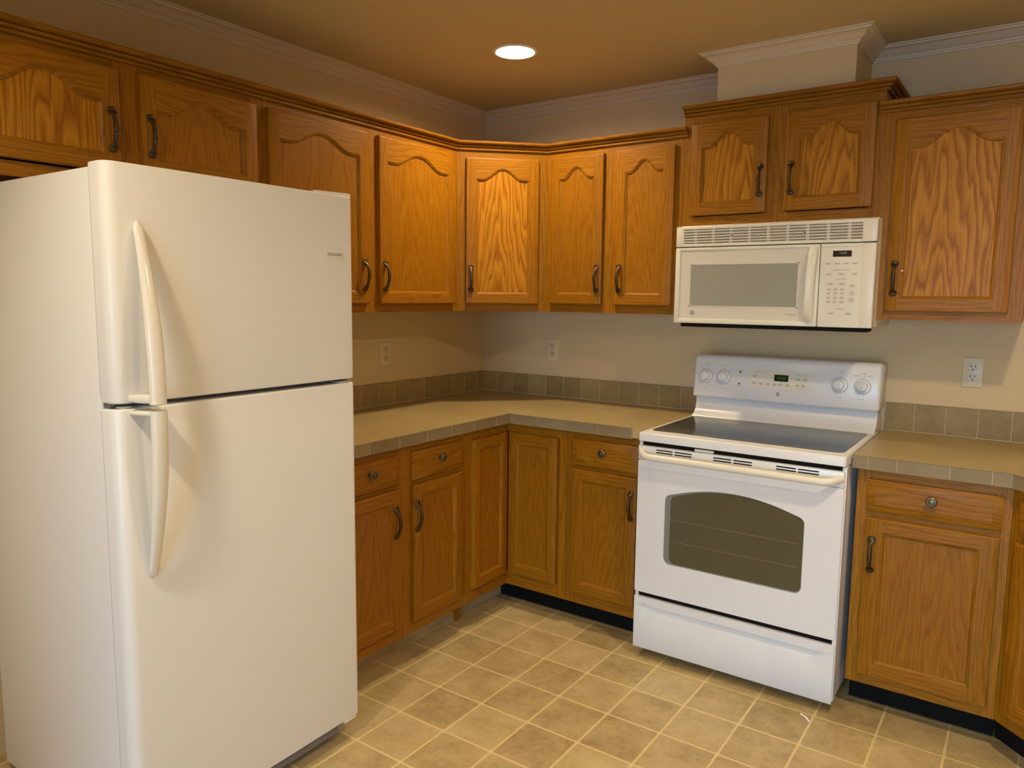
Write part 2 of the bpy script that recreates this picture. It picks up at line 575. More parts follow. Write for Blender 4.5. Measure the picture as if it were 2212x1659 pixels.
# ceiling with round openings for the recessed lights
CR = 0.078
def ceiling():
    mb = MB('ceil')
    h = 0.12
    xs = sorted({-0.12, RX + 0.12} | {c[0] + s * h for c in CANS for s in (-1, 1)})
    ys = sorted({RY - 0.12, 0.12} | {c[1] + s * h for c in CANS for s in (-1, 1)})
    z = CEIL
    for x0, x1 in zip(xs, xs[1:]):
        for y0, y1 in zip(ys, ys[1:]):
            mx, my = (x0 + x1) / 2, (y0 + y1) / 2
            hit = [c for c in CANS if abs(c[0] - mx) < h and abs(c[1] - my) < h]
            if not hit:
                mb.faces([(x0, y0, z), (x1, y0, z), (x1, y1, z), (x0, y1, z)], [(0, 3, 2, 1)])
                continue
            cx, cy = hit[0]
            n = 32
            inn, out = [], []
            for k in range(n):
                a = 2 * math.pi * k / n
                c, s = math.cos(a), math.sin(a)
                inn.append((cx + CR * c, cy + CR * s, z))
                t = 1e9
                if abs(c) > 1e-9: t = min(t, ((x1 - cx) / c) if c > 0 else ((x0 - cx) / c))
                if abs(s) > 1e-9: t = min(t, ((y1 - cy) / s) if s > 0 else ((y0 - cy) / s))
                out.append((cx + t * c, cy + t * s, z))
            mb.faces(inn + out, [(k, (k + 1) % n, n + (k + 1) % n, n + k) for k in range(n)])
    bmesh.ops.remove_doubles(mb.bm, verts=list(mb.bm.verts), dist=1e-5)
    o = struct('ceiling', mb)
    md = o.modifiers.new('thickness', 'SOLIDIFY')
    md.thickness = 0.004
    md.offset = -1 if o.data.polygons[0].normal.z < 0 else 1
    return o
ceiling()

CAN_LABELS = ['lit recessed ceiling light above the corner cabinets',
              'recessed ceiling light near the right end of the counter',
              'recessed ceiling light over the open floor in front of the range',
              'recessed ceiling light in front of the refrigerator side']
def make_can(i, x, y):
    t = thing('recessed_ceiling_light', CAN_LABELS[i], 'ceiling light', (x, y, CEIL), 0, 'recessed ceiling lights')
    b = MB('can_white')
    b.lathe([(CR - 0.001, 0.085), (CR - 0.001, 0.0), (CR + 0.001, -0.004), (CR + 0.010, -0.005), (CR + 0.014, -0.001), (CR + 0.014, -0.0002), (CR + 0.0005, 0.002), (CR + 0.0005, 0.086)], (0, 0, 0), 'z', 36)
    obj('trim_ring', b, t)
    b = MB('can_white')
    b.lathe([(0.0, 0.0865), (CR, 0.0865), (CR, 0.090), (0.0, 0.090)], (0, 0, 0), 'z', 36)
    obj('housing', b, t)
    b = MB('bulb_%d' % i)
    BZ = 0.019
    pr = [(0.0, BZ - 0.010)]
    for k in range(1, 8):
        a = R(90 * k / 7)
        pr.append((0.064 * math.sin(a), BZ + 0.018 - 0.028 * math.cos(a)))
    pr += [(0.050, BZ + 0.035), (0.025, BZ + 0.058), (0.0, BZ + 0.058)]
    b.lathe(pr, (0, 0, 0), 'z', 28)
    obj('bulb', b, t, label='glowing flood bulb')
    return t
for i, (x, y) in enumerate(CANS):
    make_can(i, x, y)

# ------------------------------------------------------------------ hardware
def pull_mesh():
    """antique bow pull: leaf-shaped feet and a twisted arched grip, along z, standing out towards -y"""
    mb = MB('bronze')
    n, loops = 56, []
    for i in range(n + 1):
        t = -1 + 2 * i / n
        a = abs(t)
        z = 0.0645 * t
        k = max(0.0, 1 - (a / 0.80) ** 2)
        y = -0.0035 - 0.0225 * k ** 0.75
        if a > 0.60:
            s = (a - 0.60) / 0.40
            w = 0.0050 + 0.0082 * math.sin(math.pi * min(1, s * 0.92)) ** 1.0
            if s > 0.85: w *= max(0.12, math.sqrt(max(0.0, 1 - ((s - 0.85) / 0.15) ** 2)))
            h = 0.0060 - 0.0020 * s
            tw = 0
        else:
            w = 0.0050 + 0.0016 * (1 - a / 0.6)
            h = 0.0060
            tw = 0
            if a < 0.34:
                rid = 0.0009 * math.sin(t * 38)
                w += rid + 0.0006; h += rid + 0.0006
        lp = []
        for q in range(12):
            an = 2 * math.pi * q / 12 + tw
            lp.append((w * math.cos(an), y + h * math.sin(an), z))
        loops.append(lp)
    mb.loft(loops)
    for s in (-1, 1):   # rosette against the door
        mb.lathe([(0.0058, 0.0), (0.0058, -0.0028), (0.0, -0.003)], (0, 0, s * 0.053), 'y', 12)
    return finish('handle', mb, 60)

def knob_mesh():
    mb = MB('bronze_knob')
    mb.lathe([(0.0095, 0.0), (0.0095, -0.002), (0.0055, -0.004), (0.0050, -0.010), (0.0085, -0.0125), (0.0150, -0.0155), (0.0168, -0.0190), (0.0150, -0.0215), (0.0128, -0.0218), (0.0122, -0.0205), (0.0098, -0.0205), (0.0085, -0.0240), (0.0, -0.0262)], (0, 0, 0), 'y', 26)
    return finish('knob', mb, 50)
PULL, KNOB = pull_mesh(), knob_mesh()

# ------------------------------------------------------------------ cabinet doors and drawer fronts
def door_mb(w, h, rise=0.0, bold=False, stile=0.046, top=None, bottom=0.044, t=0.02):
    """frame-and-panel door, local x centred, z from 0, back face y = 0, front y = -t. rise > 0 gives the cathedral arch"""
    mb = MB('oak_v', 'oak_h', 'oak_pb' if bold else 'oak_p')
    top = top if top is not None else (0.096 if rise else 0.046)
    hw = w / 2
    xi = hw - stile
    zb, zt = bottom, h - top
    n = 28 if rise else 1
    def arch(u):
        a = min(1.0, abs(u) / 0.76)
        return rise * 0.5 * (1 + math.cos(math.pi * a ** 1.12))
    xs = [-xi + 2 * xi * i / n for i in range(n + 1)]
    zs = [zt + (arch(x / xi) if rise else 0) for x in xs]
    e = 0.005          # eased outer edge
    yf, ye = -t, -t + 0.004
    # stiles (full height) and rails on the front
    for s in (-1, 1):
        xa, xb = (-hw + e, -xi) if s < 0 else (xi, hw - e)
        mb.faces([(xa, yf, e), (xb, yf, e), (xb, yf, h - e), (xa, yf, h - e)], [(0, 1, 2, 3)], 0)
    mb.faces([(-xi, yf, e), (xi, yf, e), (xi, yf, zb), (-xi, yf, zb)], [(0, 1, 2, 3)], 1)
    for i in range(n):
        mb.faces([(xs[i], yf, zs[i]), (xs[i + 1], yf, zs[i + 1]), (xs[i + 1], yf, h - e), (xs[i], yf, h - e)], [(0, 1, 2, 3)], 1)
    # outer edge: eased corner then the side down to the back
    R1 = [(-hw + e, yf, e), (hw - e, yf, e), (hw - e, yf, h - e), (-hw + e, yf, h - e)]
    R2 = [(-hw + 0.0012, yf + 0.0015, 0.0012), (hw - 0.0012, yf + 0.0015, 0.0012), (hw - 0.0012, yf + 0.0015, h - 0.0012), (-hw + 0.0012, yf + 0.0015, h - 0.0012)]
    R3 = [(-hw, ye + 0.002, 0), (hw, ye + 0.002, 0), (hw, ye + 0.002, h), (-hw, ye + 0.002, h)]
    R4 = [(-hw, 0, 0), (hw, 0, 0), (hw, 0, h), (-hw, 0, h)]
    for A, B in ((R1, R2), (R2, R3), (R3, R4)):
        for i in range(4):
            j = (i + 1) % 4
            mb.faces([A[i], A[j], B[j], B[i]], [(0, 1, 2, 3)], 1 if i in (0, 2) else 0)
    mb.faces(R4, [(3, 2, 1, 0)], 0)
    # opening outline and routed moulding stepping down to the panel
    loop = [(-xi, zb), (xi, zb)] + [(x, z) for x, z in zip(xs[::-1], zs[::-1])]
    m_ = len(loop)
    def inset(d):
        out = []
        for i in range(m_):
            p0, p1, p2 = Vector(loop[i - 1]), Vector(loop[i]), Vector(loop[(i + 1) % m_])
            a, c = (p1 - p0).normalized(), (p2 - p1).normalized()
            na, nc = Vector((-a.y, a.x)), Vector((-c.y, c.x))
            mt = (na + nc) / max(0.35, 1 + na.dot(nc))
            out.append(p1 + mt * d)
        return out
    steps = [(0.0, yf), (0.0015, yf + 0.0025), (0.0045, yf + 0.0030), (0.0085, yf + 0.0060), (0.0105, yf + 0.0090)]
    rings = [[(p[0], y, p[1]) for p in inset(d)] for d, y in steps]
    for A, B in zip(rings, rings[1:]):
        for i in range(m_):
            j = (i + 1) % m_
            mi = 1 if (i == 0 or 2 <= i < m_ - 1) else 0
            mb.faces([A[i], A[j], B[j], B[i]], [(0, 1, 2, 3)], mi)
    # flat panel
    L = rings[-1]
    bl, br_ = L[0], L[1]
    tops = L[2:][::-1]
    y = L[0][1]
    for i in range(n):
        a, c = tops[i], tops[i + 1]
        mb.faces([(a[0], y, bl[2]), (c[0], y, bl[2]), c, a], [(0, 1, 2, 3)], 2)
    bmesh.ops.remove_doubles(mb.bm, verts=list(mb.bm.verts), dist=2e-5)
    return mb

def drawer_mb(w, h, t=0.02, edge=0.026):
    """drawer front with a broad sloping border around a flat centre"""
    mb = MB('oak_h', 'oak_v')
    hw = w / 2
    def ring(d, y):
        return [(-hw + d, y, d), (hw - d, y, d), (hw - d, y, h - d), (-hw + d, y, h - d)]
    rs = [ring(0, 0), ring(0, -t + 0.010), ring(0.003, -t + 0.0080), ring(edge, -t + 0.0012), ring(edge + 0.0012, -t)]
    for A, B in zip(rs, rs[1:]):
        for i in range(4):
            j = (i + 1) % 4
            mb.faces([A[i], A[j], B[j], B[i]], [(0, 1, 2, 3)], 0)
    mb.faces(rs[0], [(3, 2, 1, 0)], 0)
    mb.faces(rs[-1], [(0, 1, 2, 3)], 0)
    bmesh.ops.remove_doubles(mb.bm, verts=list(mb.bm.verts), dist=2e-5)
    return mb

def add_door(cab, x0, x1, z0, z1, yf, rise=0.0, bold=False, pull=None, label=None, **kw):
    """door on a cabinet; all numbers in the cabinet's own space; pull = (x, z) of the handle's middle"""
    d = obj('door', door_mb(x1 - x0, z1 - z0, rise, bold, **kw), cab, ((x0 + x1) / 2, yf, z0), smooth=25, label=label)
    if pull:
        obj('handle', PULL, d, (pull[0] - (x0 + x1) / 2, -0.0198, pull[1] - z0), label='dark bronze bow handle')
    return d

def add_drawer(cab, x0, x1, z0, z1, yf, knob=True):
    d = obj('drawer', drawer_mb(x1 - x0, z1 - z0), cab, ((x0 + x1) / 2, yf, z0), smooth=25)
    if knob:
        obj('knob', KNOB, d, (0, -0.0198, (z1 - z0) / 2 + 0.012), label='dark bronze ring knob')
    return d

def frame_mb(w, z0, z1, yf, stiles, rails, t=0.019):
    """face frame: upright stiles (x0, x1) and level rails (x0, x1, z0, z1)"""
    mb = MB('oak_v', 'oak_h')
    for x0, x1 in stiles:
        mb.box(x0, x1, yf, yf + t, z0, z1, 0)
    for x0, x1, a, c in rails:
        mb.box(x0, x1, yf + 0.0004, yf + t, a, c, 1)
    return mb

G_WALL = 'oak wall cabinets'
G_BASE = 'oak base cabinets'

def wall_cabinet(label, loc, rz, w, h, depth, openings, lip=0.032):
    """openings: list of (x0, x1) door openings; the stiles fill what lies between"""
    t = thing('wall_cabinet', label, 'cabinet', loc, rz, G_WALL)
    b = MB('oak_v', 'oak_h', 'dark_wood')
    D = depth - 0.019
    b.box(0, 0.016, -D, 0, 0, h, 0)
    b.box(w - 0.016, w, -D, 0, 0, h, 0)
    b.box(0.016, w - 0.016, -D, 0, 0.012, 0.026, 1)
    b.box(0.016, w - 0.016, -D, 0, h - 0.016, h, 1)
    b.box(0.016, w - 0.016, -0.008, 0, 0.026, h - 0.016, 2)
    obj('carcass', b, t, smooth=0)
    st, ra, prev = [], [], 0.0
    for x0, x1 in openings:
        st.append((prev, x0))
        ra += [(x0, x1, 0, 0.040), (x0, x1, h - 0.055, h)]
        prev = x1
    st.append((prev, w))
    obj('face_frame', frame_mb(w, 0, h, -depth, st, ra), t, smooth=0)
    return t

ZU, HU = 1.371, 0.757
# over the refrigerator (left wall; own x runs along +y)
c = wall_cabinet('short oak wall cabinet directly above the white refrigerator', (0, -2.612, 1.745), R(90), 0.945, 0.383, 0.305, [(0.05, 0.43), (0.52, 0.90)])
add_door(c, 0.038, 0.443, 0.045, 0.340, -0.305, 0.056, True, pull=(0.416, 0.163))
add_door(c, 0.507, 0.912, 0.045, 0.340, -0.305, 0.056, pull=(0.532, 0.163))
# tall pair between refrigerator and corner
y0 = -1.666
c = wall_cabinet('two-door oak wall cabinet on the left wall behind the refrigerator', (0, y0, ZU), R(90), 1.055, HU, 0.305, [(0.03, 0.47), (0.56, 1.00)])
add_door(c, -1.655 - y0, -1.183 - y0, 0.034, 0.711, -0.305, 0.050, pull=(-1.211 - y0, 0.151))
add_door(c, -1.122 - y0, -0.638 - y0, 0.034, 0.711, -0.305, 0.050, pull=(-1.098 - y0, 0.149))
# diagonal corner
t = thing('corner_wall_cabinet', 'diagonal oak wall cabinet set across the corner of the room', 'cabinet', (0, 0, ZU), 0, G_WALL)
b = MB('oak_v', 'oak_h')
e = 0.019 * math.sqrt(0.5)
P5 = [(0.002, -0.002), (0.609, -0.002), (0.609, -0.305 + 2 * e), (0.305 - 2 * e + 0.0, -0.609), (0.002, -0.609)]
b.prism(P5, 'z', 0.012, HU, 0)
obj('carcass', b, t, smooth=0)
dl = 0.4313
fb = frame_mb(dl, 0, HU, 0, [(0.0, 0.055), (dl - 0.055, dl)], [(0.055, dl - 0.055, 0, 0.040), (0.055, dl - 0.055, HU - 0.055, HU)])
obj('face_frame', fb, t, (0.305, -0.61, 0), (0, 0, R(45)), smooth=0)
d = obj('door', door_mb(0.343, 0.668, 0.050, True), t, (0.305 + 0.2155 * 0.7071, -0.61 + 0.2155 * 0.7071, 0.035), (0, 0, R(45)), smooth=25)
obj('handle', PULL, d, (0.0655 - 0.2155, -0.0198, 0.116), label='dark bronze bow handle')
# back wall, left of the microwave
c = wall_cabinet('narrow two-door oak wall cabinet on the back wall left of the microwave', (0.611, 0, ZU), 0, 0.673, HU, 0.305, [(0.05, 0.29), (0.38, 0.62)])
add_door(c, 0.638 - 0.611, 0.915 - 0.611, 0.037, 0.708, -0.305, 0.050, pull=(0.893 - 0.611, 0.153))
add_door(c, 0.977 - 0.611, 1.252 - 0.611, 0.037, 0.711, -0.305, 0.050, pull=(1.006 - 0.611, 0.153))
# raised one over the microwave
c = wall_cabinet('raised short oak wall cabinet right above the microwave', (1.285, 0, 1.739), 0, 0.761, 0.462, 0.305, [(0.05, 0.34), (0.43, 0.72)])
add_door(c, 1.322 - 1.285, 1.636 - 1.285, 0.043, 0.414, -0.305, 0.055, True, pull=(1.613 - 1.285, 0.166))
add_door(c, 1.705 - 1.285, 2.021 - 1.285, 0.043, 0.414, -0.305, 0.057, True, pull=(1.731 - 1.285, 0.165))
# right of the microwave
c = wall_cabinet('tall one-door oak wall cabinet right of the microwave', (2.0465, 0, ZU), 0, 0.4585, HU, 0.305, [(0.055, 0.405)])
d = add_door(c, 2.087 - 2.0465, 2.464 - 2.0465, 0.031, 0.709, -0.305, 0.055, True, pull=(2.112 - 2.0465, 0.149))
b = MB('scrap'); b.lathe([(0.0, -0.0022), (0.003, -0.0016), (0.0035, 0)], (0, 0, 0), 'y', 10)
obj('paint_fleck', b, d, (2.137 - 2.2755, -0.0198, 1.547 - 1.402), label='small white fleck')

# oak crown along the cabinet tops
OCROWN = [(0.0, -0.038), (0.009, -0.038), (0.011, -0.036), (0.011, -0.030), (0.006, -0.0285), (0.006, -0.0265), (0.016, -0.0250), (0.021, -0.0200), (0.021, -0.0180), (0.016, -0.0165), (0.016, -0.0150), (0.030, -0.0135), (0.035, -0.0090), (0.036, -0.0040), (0.034, 0.0), (0.0, 0.0)]
def oak_crown(path, ztop, label):
    b = MB('oak_crown', 'oak_crown_y')
    b.sweep(path, [(o + 0.0006, ztop + z) for o, z in OCROWN], seg_mi=[1 if abs(q[1] - p[1]) > abs(q[0] - p[0]) + 1e-6 else 0 for p, q in zip(path, path[1:])])
    return tag(obj('cabinet_crown_moulding', b, smooth=30), label, 'moulding', 'oak crown mouldings on the wall cabinets')
oak_crown([(0.305, -2.612), (0.305, -0.61), (0.61, -0.305), (1.302, -0.305)], 2.146, 'long oak crown moulding turning the corner along the left cabinet tops')
oak_crown([(1.285, -0.305), (2.046, -0.305), (2.046, -0.004)], 2.226, 'oak crown moulding on the raised cabinet above the microwave')
oak_crown([(2.030, -0.305), (2.505, -0.305), (2.505, -0.004)], 2.146, 'oak crown moulding on the tall cabinet right of the microwave')

# ------------------------------------------------------------------ base cabinets
ZF0, ZF1, DF = 0.105, 0.8715, 0.60
def base_cabinet(label, loc, rz, w, openings, toe='black', toe_y=-0.505, rails=((0.105, 0.165), (0.700, 0.735), (0.835, 0.8715)), toe_x=None):
    t = thing('base_cabinet', label, 'cabinet', loc, rz, G_BASE)
    D = DF - 0.019
    b = MB('oak_v', 'dark_wood')
    b.box(0, 0.016, -D, -0.003, 0.105, ZF1, 0)
    b.box(w - 0.016, w, -D, -0.003, 0.105, ZF1, 0)
    b.box(0.016, w - 0.016, -D, -0.003, 0.112, 0.128, 1)
    b.box(0.016, w - 0.016, -0.012, -0.003, 0.128, ZF1, 1)
    b.box(0, 0.016, toe_y + 0.012, -0.003, 0, 0.105, 0)
    b.box(w - 0.016, w, toe_y + 0.012, -0.003, 0, 0.105, 0)
    obj('carcass', b, t, smooth=0)
    st, ra, prev = [], [], 0.0
    for x0, x1 in openings:
        st.append((prev, x0))
        ra += [(x0, x1, a, c) for a, c in rails]
        prev = x1
    st.append((prev, w))
    obj('face_frame', frame_mb(w, ZF0, ZF1, -DF, st, ra), t, smooth=0)
    b = MB(toe)
    tx = toe_x or (0, w)
    b.box(tx[0], tx[1], toe_y, toe_y + 0.012, 0.0, 0.108)
    obj('toe_kick', b, t, smooth=0, label='black vinyl toe kick' if toe == 'black' else 'bare pale toe board')
    return t

# left run (own x along +y)
y0 = -1.68
c = base_cabinet('oak base cabinet with two drawers and two doors beside the refrigerator', (0, y0, 0), R(90), 0.804, [(0.06, 0.35), (0.44, 0.735)], toe='bare_toe', toe_y=-0.508)
add_drawer(c, -1.640 - y0, -1.320 - y0, 0.727, 0.841, -DF)
add_drawer(c, -1.251 - y0, -0.933 - y0, 0.727, 0.841, -DF)
add_door(c, -1.640 - y0, -1.320 - y0, 0.155, 0.710, -DF, pull=(-1.350 - y0, 0.586))
add_door(c, -1.251 - y0, -0.945 - y0, 0.155, 0.709, -DF, pull=(-1.233 - y0, 0.585))

# corner with the folding two-leaf door
t = thing('corner_base_cabinet', 'oak corner base cabinet with a folding two-leaf door', 'cabinet', (0, 0, 0), 0, G_BASE)
b = MB('oak_v', 'dark_wood')
PL = [(0.003, -0.003), (0.919, -0.003), (0.919, -0.580), (0.580, -0.580), (0.580, -0.8755), (0.003, -0.8755)]
b.prism(PL, 'z', 0.108, ZF1, 0)
obj('carcass', b, t, smooth=0)
b = MB('oak_v', 'oak_h')
b.box(0.581, 0.600, -0.8755, -0.864, ZF0, ZF1, 0)
b.box(0.581, 0.5997, -0.864, -0.600, ZF0, 0.168, 1)
b.box(0.581, 0.5997, -0.864, -0.600, 0.828, ZF1, 1)
b.box(0.880, 0.919, -0.600, -0.581, ZF0, ZF1, 0)
b.box(0.581, 0.880, -0.5997, -0.581, ZF0, 0.168, 1)
b.box(0.581, 0.880, -0.5997, -0.581, 0.828, ZF1, 1)
obj('face_frame', b, t, smooth=0)
d1 = obj('door', door_mb(0.2515, 0.664, 0, stile=0.042), t, (0.600, -0.74625, 0.166), (0, 0, R(90)), smooth=25)
d2 = obj('door', door_mb(0.2575, 0.664, 0, stile=0.042), t, (0.74925, -0.600, 0.166), (0, 0, 0), smooth=25)
b = MB('oak_v'); b.box(0.488, 0.528, -0.8755, -0.862, 0.0, 0.1045); obj('end_strip', b, t, smooth=0, label='brown upright strip at the end of the toe board')
b = MB('bare_toe'); b.box(0.490, 0.502, -0.861, -0.505, 0, 0.106); obj('toe_board', b, t, smooth=0, label='bare pale toe board')
b = MB('black'); b.box(0.503, 0.918, -0.505, -0.493, 0, 0.108); obj('toe_kick', b, t, smooth=0, label='black vinyl toe kick')

x0 = 0.920
c = base_cabinet('oak base cabinet with one drawer left of the range', (x0, 0, 0), 0, 0.368, [(0.05, 0.325)])
add_drawer(c, 0.951 - x0, 1.260 - x0, 0.727, 0.839, -DF)
add_door(c, 0.951 - x0, 1.262 - x0, 0.157, 0.709, -DF, pull=(1.240 - x0, 0.591))
x0 = 2.083
c = base_cabinet('oak base cabinet with one drawer right of the range', (x0, 0, 0), 0, 0.447, [(0.055, 0.405)])
add_drawer(c, 2.117 - x0, 2.507 - x0, 0.726, 0.837, -DF)
add_door(c, 2.119 - x0, 2.505 - x0, 0.143, 0.706, -DF, pull=(2.142 - x0, 0.579), stile=0.052, bottom=0.05)

# angled corner base cabinet, right edge of the view
x1_, w_ = 2.530, 0.44
ang = thing('corner_base_cabinet', 'angled oak base cabinet at the right edge under the counter corner', 'cabinet', (2.531, -0.60, 0), R(-45), G_BASE)
b = MB('oak_v')
q = 0.7071
def loc45(x, y):      # world xy -> the cabinet's own space
    dx, dy = x - 2.531, y + 0.60
    return (dx * q - dy * q, dx * q + dy * q)
foot = [loc45(*p) for p in ((2.533, -0.004), (RX - 0.004, -0.004), (RX - 0.004, -0.915), (2.86, -0.915), (2.86 - 0.027, -0.915), (2.533, -0.615 + 0.0))]
b.prism([(0.02, 0.020), (w_ - 0.02, 0.020), loc45(RX - 0.004, -0.94), loc45(RX - 0.004, -0.004), loc45(2.533, -0.004), loc45(2.533, -0.57)], 'z', 0.108, ZF1, 0)
obj('carcass', b, ang, smooth=0)
obj('face_frame', frame_mb(w_, ZF0, ZF1, 0, [(0, 0.055), (w_ - 0.055, w_)], [(0.055, w_ - 0.055, 0.105, 0.165), (0.055, w_ - 0.055, 0.700, 0.735), (0.055, w_ - 0.055, 0.835, ZF1)]), ang, smooth=0)
add_drawer(ang, 0.034, w_ - 0.034, 0.727, 0.838, 0, knob=False)
add_door(ang, 0.034, w_ - 0.034, 0.150, 0.706, 0, pull=(w_ - 0.06, 0.585))
b = MB('black'); b.box(-0.067, w_ + 0.03, 0.072, 0.084, 0, 0.108); obj('toe_kick', b, ang, smooth=0, label='black vinyl toe kick')

# ------------------------------------------------------------------ countertops with tiled edges
ZC, ZE, DC = 0.9164, 0.8726, 0.629
def edge_tiles(parent, origin, runs, grout_back):
    """runs: (p0, p1) world line of the front edge, cuts = distances where joints fall"""
    b = MB('tile_edge', 'grout', origin=origin)
    for p0, p1, cuts in runs:
        p0, p1 = Vector((*p0, 0)), Vector((*p1, 0))
        d = (p1 - p0)
        Ln = d.length
        d.normalize()
        nrm = Vector((d.y, -d.x, 0))
        st = [0.0] + [c_ for c_ in cuts if 0.004 < c_ < Ln - 0.004] + [Ln]
        def quadbox(s0, s1, o0, o1, z0, z1, mi, r):
            t_ = bmesh.new()
            bmesh.ops.create_cube(t_, size=1)
            for v in t_.verts:
                s = s0 if v.co.x < 0 else s1
                o_ = o0 if v.co.y < 0 else o1
                z = z0 if v.co.z < 0 else z1
                v.co = p0 + d * s + nrm * o_ + Vector((0, 0, z))
            if r:
                bmesh.ops.bevel(t_, geom=list(t_.edges), offset=r, segments=1, affect='EDGES')
            bmesh.ops.recalc_face_normals(t_, faces=list(t_.faces))
            b.merge(t_, mi)
        for a, c_ in zip(st, st[1:]):
            quadbox(a + 0.0015, c_ - 0.0015, -0.007, 0.0, ZE, ZC - 0.0008, 0, 0.0008)
        quadbox(0.0, Ln, -0.0068, -0.0010, ZE + 0.0005, ZC - 0.0015, 1, 0)
    return obj('tile_edging', b, parent, smooth=0, label='taupe tile strip with pale joints')

LC = (0.3, -0.8, ZC)
t = thing('countertop', 'L-shaped tan laminate countertop in the corner left of the range', 'countertop', LC, 0, 'laminate countertops')
b = MB('laminate', 'oak_raw', origin=LC)
e2 = 0.0071
PT = [(0.001, -0.001), (1.300, -0.001), (1.300, -DC + e2), (DC - e2, -DC + e2), (DC - e2, -1.690), (0.001, -1.690)]
b.prism(PT, 'z', ZC - 0.002, ZC, 0)
obj('laminate_top', b, t, smooth=0)
b = MB('oak_raw', origin=LC)
b.prism([(x, y) for x, y in PT], 'z', ZE + 0.003, ZC - 0.0021, 0)
obj('substrate', b, t, smooth=0, label='bare pale wood edge next to the range')
edge_tiles(t, LC, [((DC, -1.690), (DC, -DC), [0.048, 0.201, 0.355, 0.510, 0.657, 0.812, 0.964]), ((DC, -DC), (1.238, -DC), [0.153, 0.303, 0.452])], None)

RC = (2.6, -0.3, ZC)
t = thing('countertop', 'tan laminate countertop right of the range with an angled front', 'countertop', RC, 0, 'laminate countertops')
PT = [(2.068, -0.001), (RX - 0.001, -0.001), (RX - 0.001, -1.55), (RX - DC + e2, -1.55), (RX - DC + e2, -0.941), (2.5225 - 0.003, -DC + e2), (2.068, -DC + e2)]
b = MB('laminate', origin=RC)
b.prism(PT, 'z', ZC - 0.002, ZC, 0)
obj('laminate_top', b, t, smooth=0)
b = MB('oak_raw', origin=RC)
b.prism(PT, 'z', ZE + 0.003, ZC - 0.0021, 0)
obj('substrate', b, t, smooth=0)
edge_tiles(t, RC, [((2.068, -DC), (2.5225, -DC), [0.048, 0.136, 0.289, 0.403]), ((2.5225, -DC), (RX - DC, -0.938), [0.05, 0.20, 0.35])], None)

# tiled backsplash strips
def backsplash(label, runs, origin, ztop):
    b = MB('tile', 'grout', origin=origin)
    for kind, a0, a1, cuts in runs:
        st = [a0] + sorted(c_ for c_ in cuts if a0 + 0.003 < c_ < a1 - 0.003) + [a1]
        for p, s in zip(st, st[1:]):
            g = 0.0014
            if kind == 'x':
                b.box(p + g, s - g, -0.011, -0.001, ZC + 0.004, ztop, 0, 0.0012, 1)
            else:
                b.box(0.001, 0.011, p + g, s - g, ZC + 0.004, ztop, 0, 0.0012, 1)
        if kind == 'x':
            b.box(a0, a1, -0.0098, -0.0008, ZC + 0.0003, ztop - 0.001, 1)
        else:
            b.box(0.0008, 0.0098, a0, a1, ZC + 0.0003, ztop - 0.001, 1)
    return tag(obj('tile_backsplash', b, None, origin, smooth=0), label, 'backsplash', 'tile backsplashes')
P = 0.1083
backsplash('low taupe tile backsplash running around the corner behind the left countertop',
           [('y', -1.690, -0.011, [-0.072 - P * k for k in range(16)]), ('x', 0.0015, 1.300, [0.104 + P * k for k in range(12)])], (0, 0, ZC), 1.0245)
backsplash('low taupe tile backsplash on the back wall right of the range',
           [('x', 2.068, RX - 0.002, [2.174 + P * k for k in range(13)])], (2.6, 0, ZC), 1.031)

# ------------------------------------------------------------------ wall outlets
def outlet(label, loc, rz, dark=True):
    t = thing('wall_outlet', label, 'outlet', loc, rz, 'wall outlets above the counters')
    b = MB('outlet')
    b.prism(rrect(-0.035, 0.035, -0.057, 0.057, 0.004, 3), 'y', 0.0, -0.006, 0, 0.003, 2, only=1)
    obj('cover_plate', b, t)
    for s in (1, -1):
        b = MB('outlet_face', 'outlet_dark')
        zc = 0.0195 * s
        b.prism(rrect(-0.0165, 0.0165, zc - 0.0142, zc + 0.0142, 0.009, 6), 'y', -0.0058, -0.0076, 0, 0.0006, 1, only=1)
        for dx, hh in ((-0.0068, 0.0048), (0.0068, 0.0040)):
            b.box(dx - 0.0014, dx + 0.0014, -0.0079, -0.0070, zc + 0.0045 - hh, zc + 0.0045 + hh, 1)
        b.lathe([(0.0, -0.0079), (0.0027, -0.0079), (0.0027, -0.007)], (0, 0, zc - 0.0080), 'y', 10, 1)
        obj('receptacle', b, t)
    b = MB('outlet_face')
    b.lathe([(0.0, -0.0072), (0.0022, -0.0070), (0.0028, -0.006)], (0, 0, 0), 'y', 10)
    obj('screw', b, t)
    return t
outlet('ivory duplex outlet on the left wall near the refrigerator', (0.0, -0.776, 1.162), R(90))
outlet('ivory duplex outlet on the back wall just right of the corner', (0.463, 0.0, 1.165), 0)
outlet('ivory duplex outlet on the back wall right of the range', (2.360, 0.0, 1.170), 0)

# ------------------------------------------------------------------ refrigerator
FW, FT, FD, FH = 0.7505, 0.0672, 0.744, 1.736
th = -0.0167
wd, dd = Vector((math.sin(th), math.cos(th))), Vector((-math.cos(th), math.sin(th)))
fc = Vector((0.8293, -2.4814)) + wd * FW / 2 + dd * FD / 2
fr = thing('refrigerator', 'white top-freezer refrigerator standing at the left', 'refrigerator', (fc.x, fc.y, 0), R(90) - th)
FO = (FW / 2, FD / 2, 0)      # authored from the front-left corner: x right, y back
b = MB('fridge', origin=FO)
b.box(0.004, FW - 0.004, FT + 0.005, FD, 0.022, 1.727, 0, 0.006, 3)
obj('cabinet', b, fr)
b = MB('gasket', origin=FO)
b.box(0.0055, FW - 0.0055, FT - 0.006, FT + 0.008, 1.192, 1.722)
b.box(0.0055, FW - 0.0055, FT - 0.006, FT + 0.008, 0.082, 1.162)
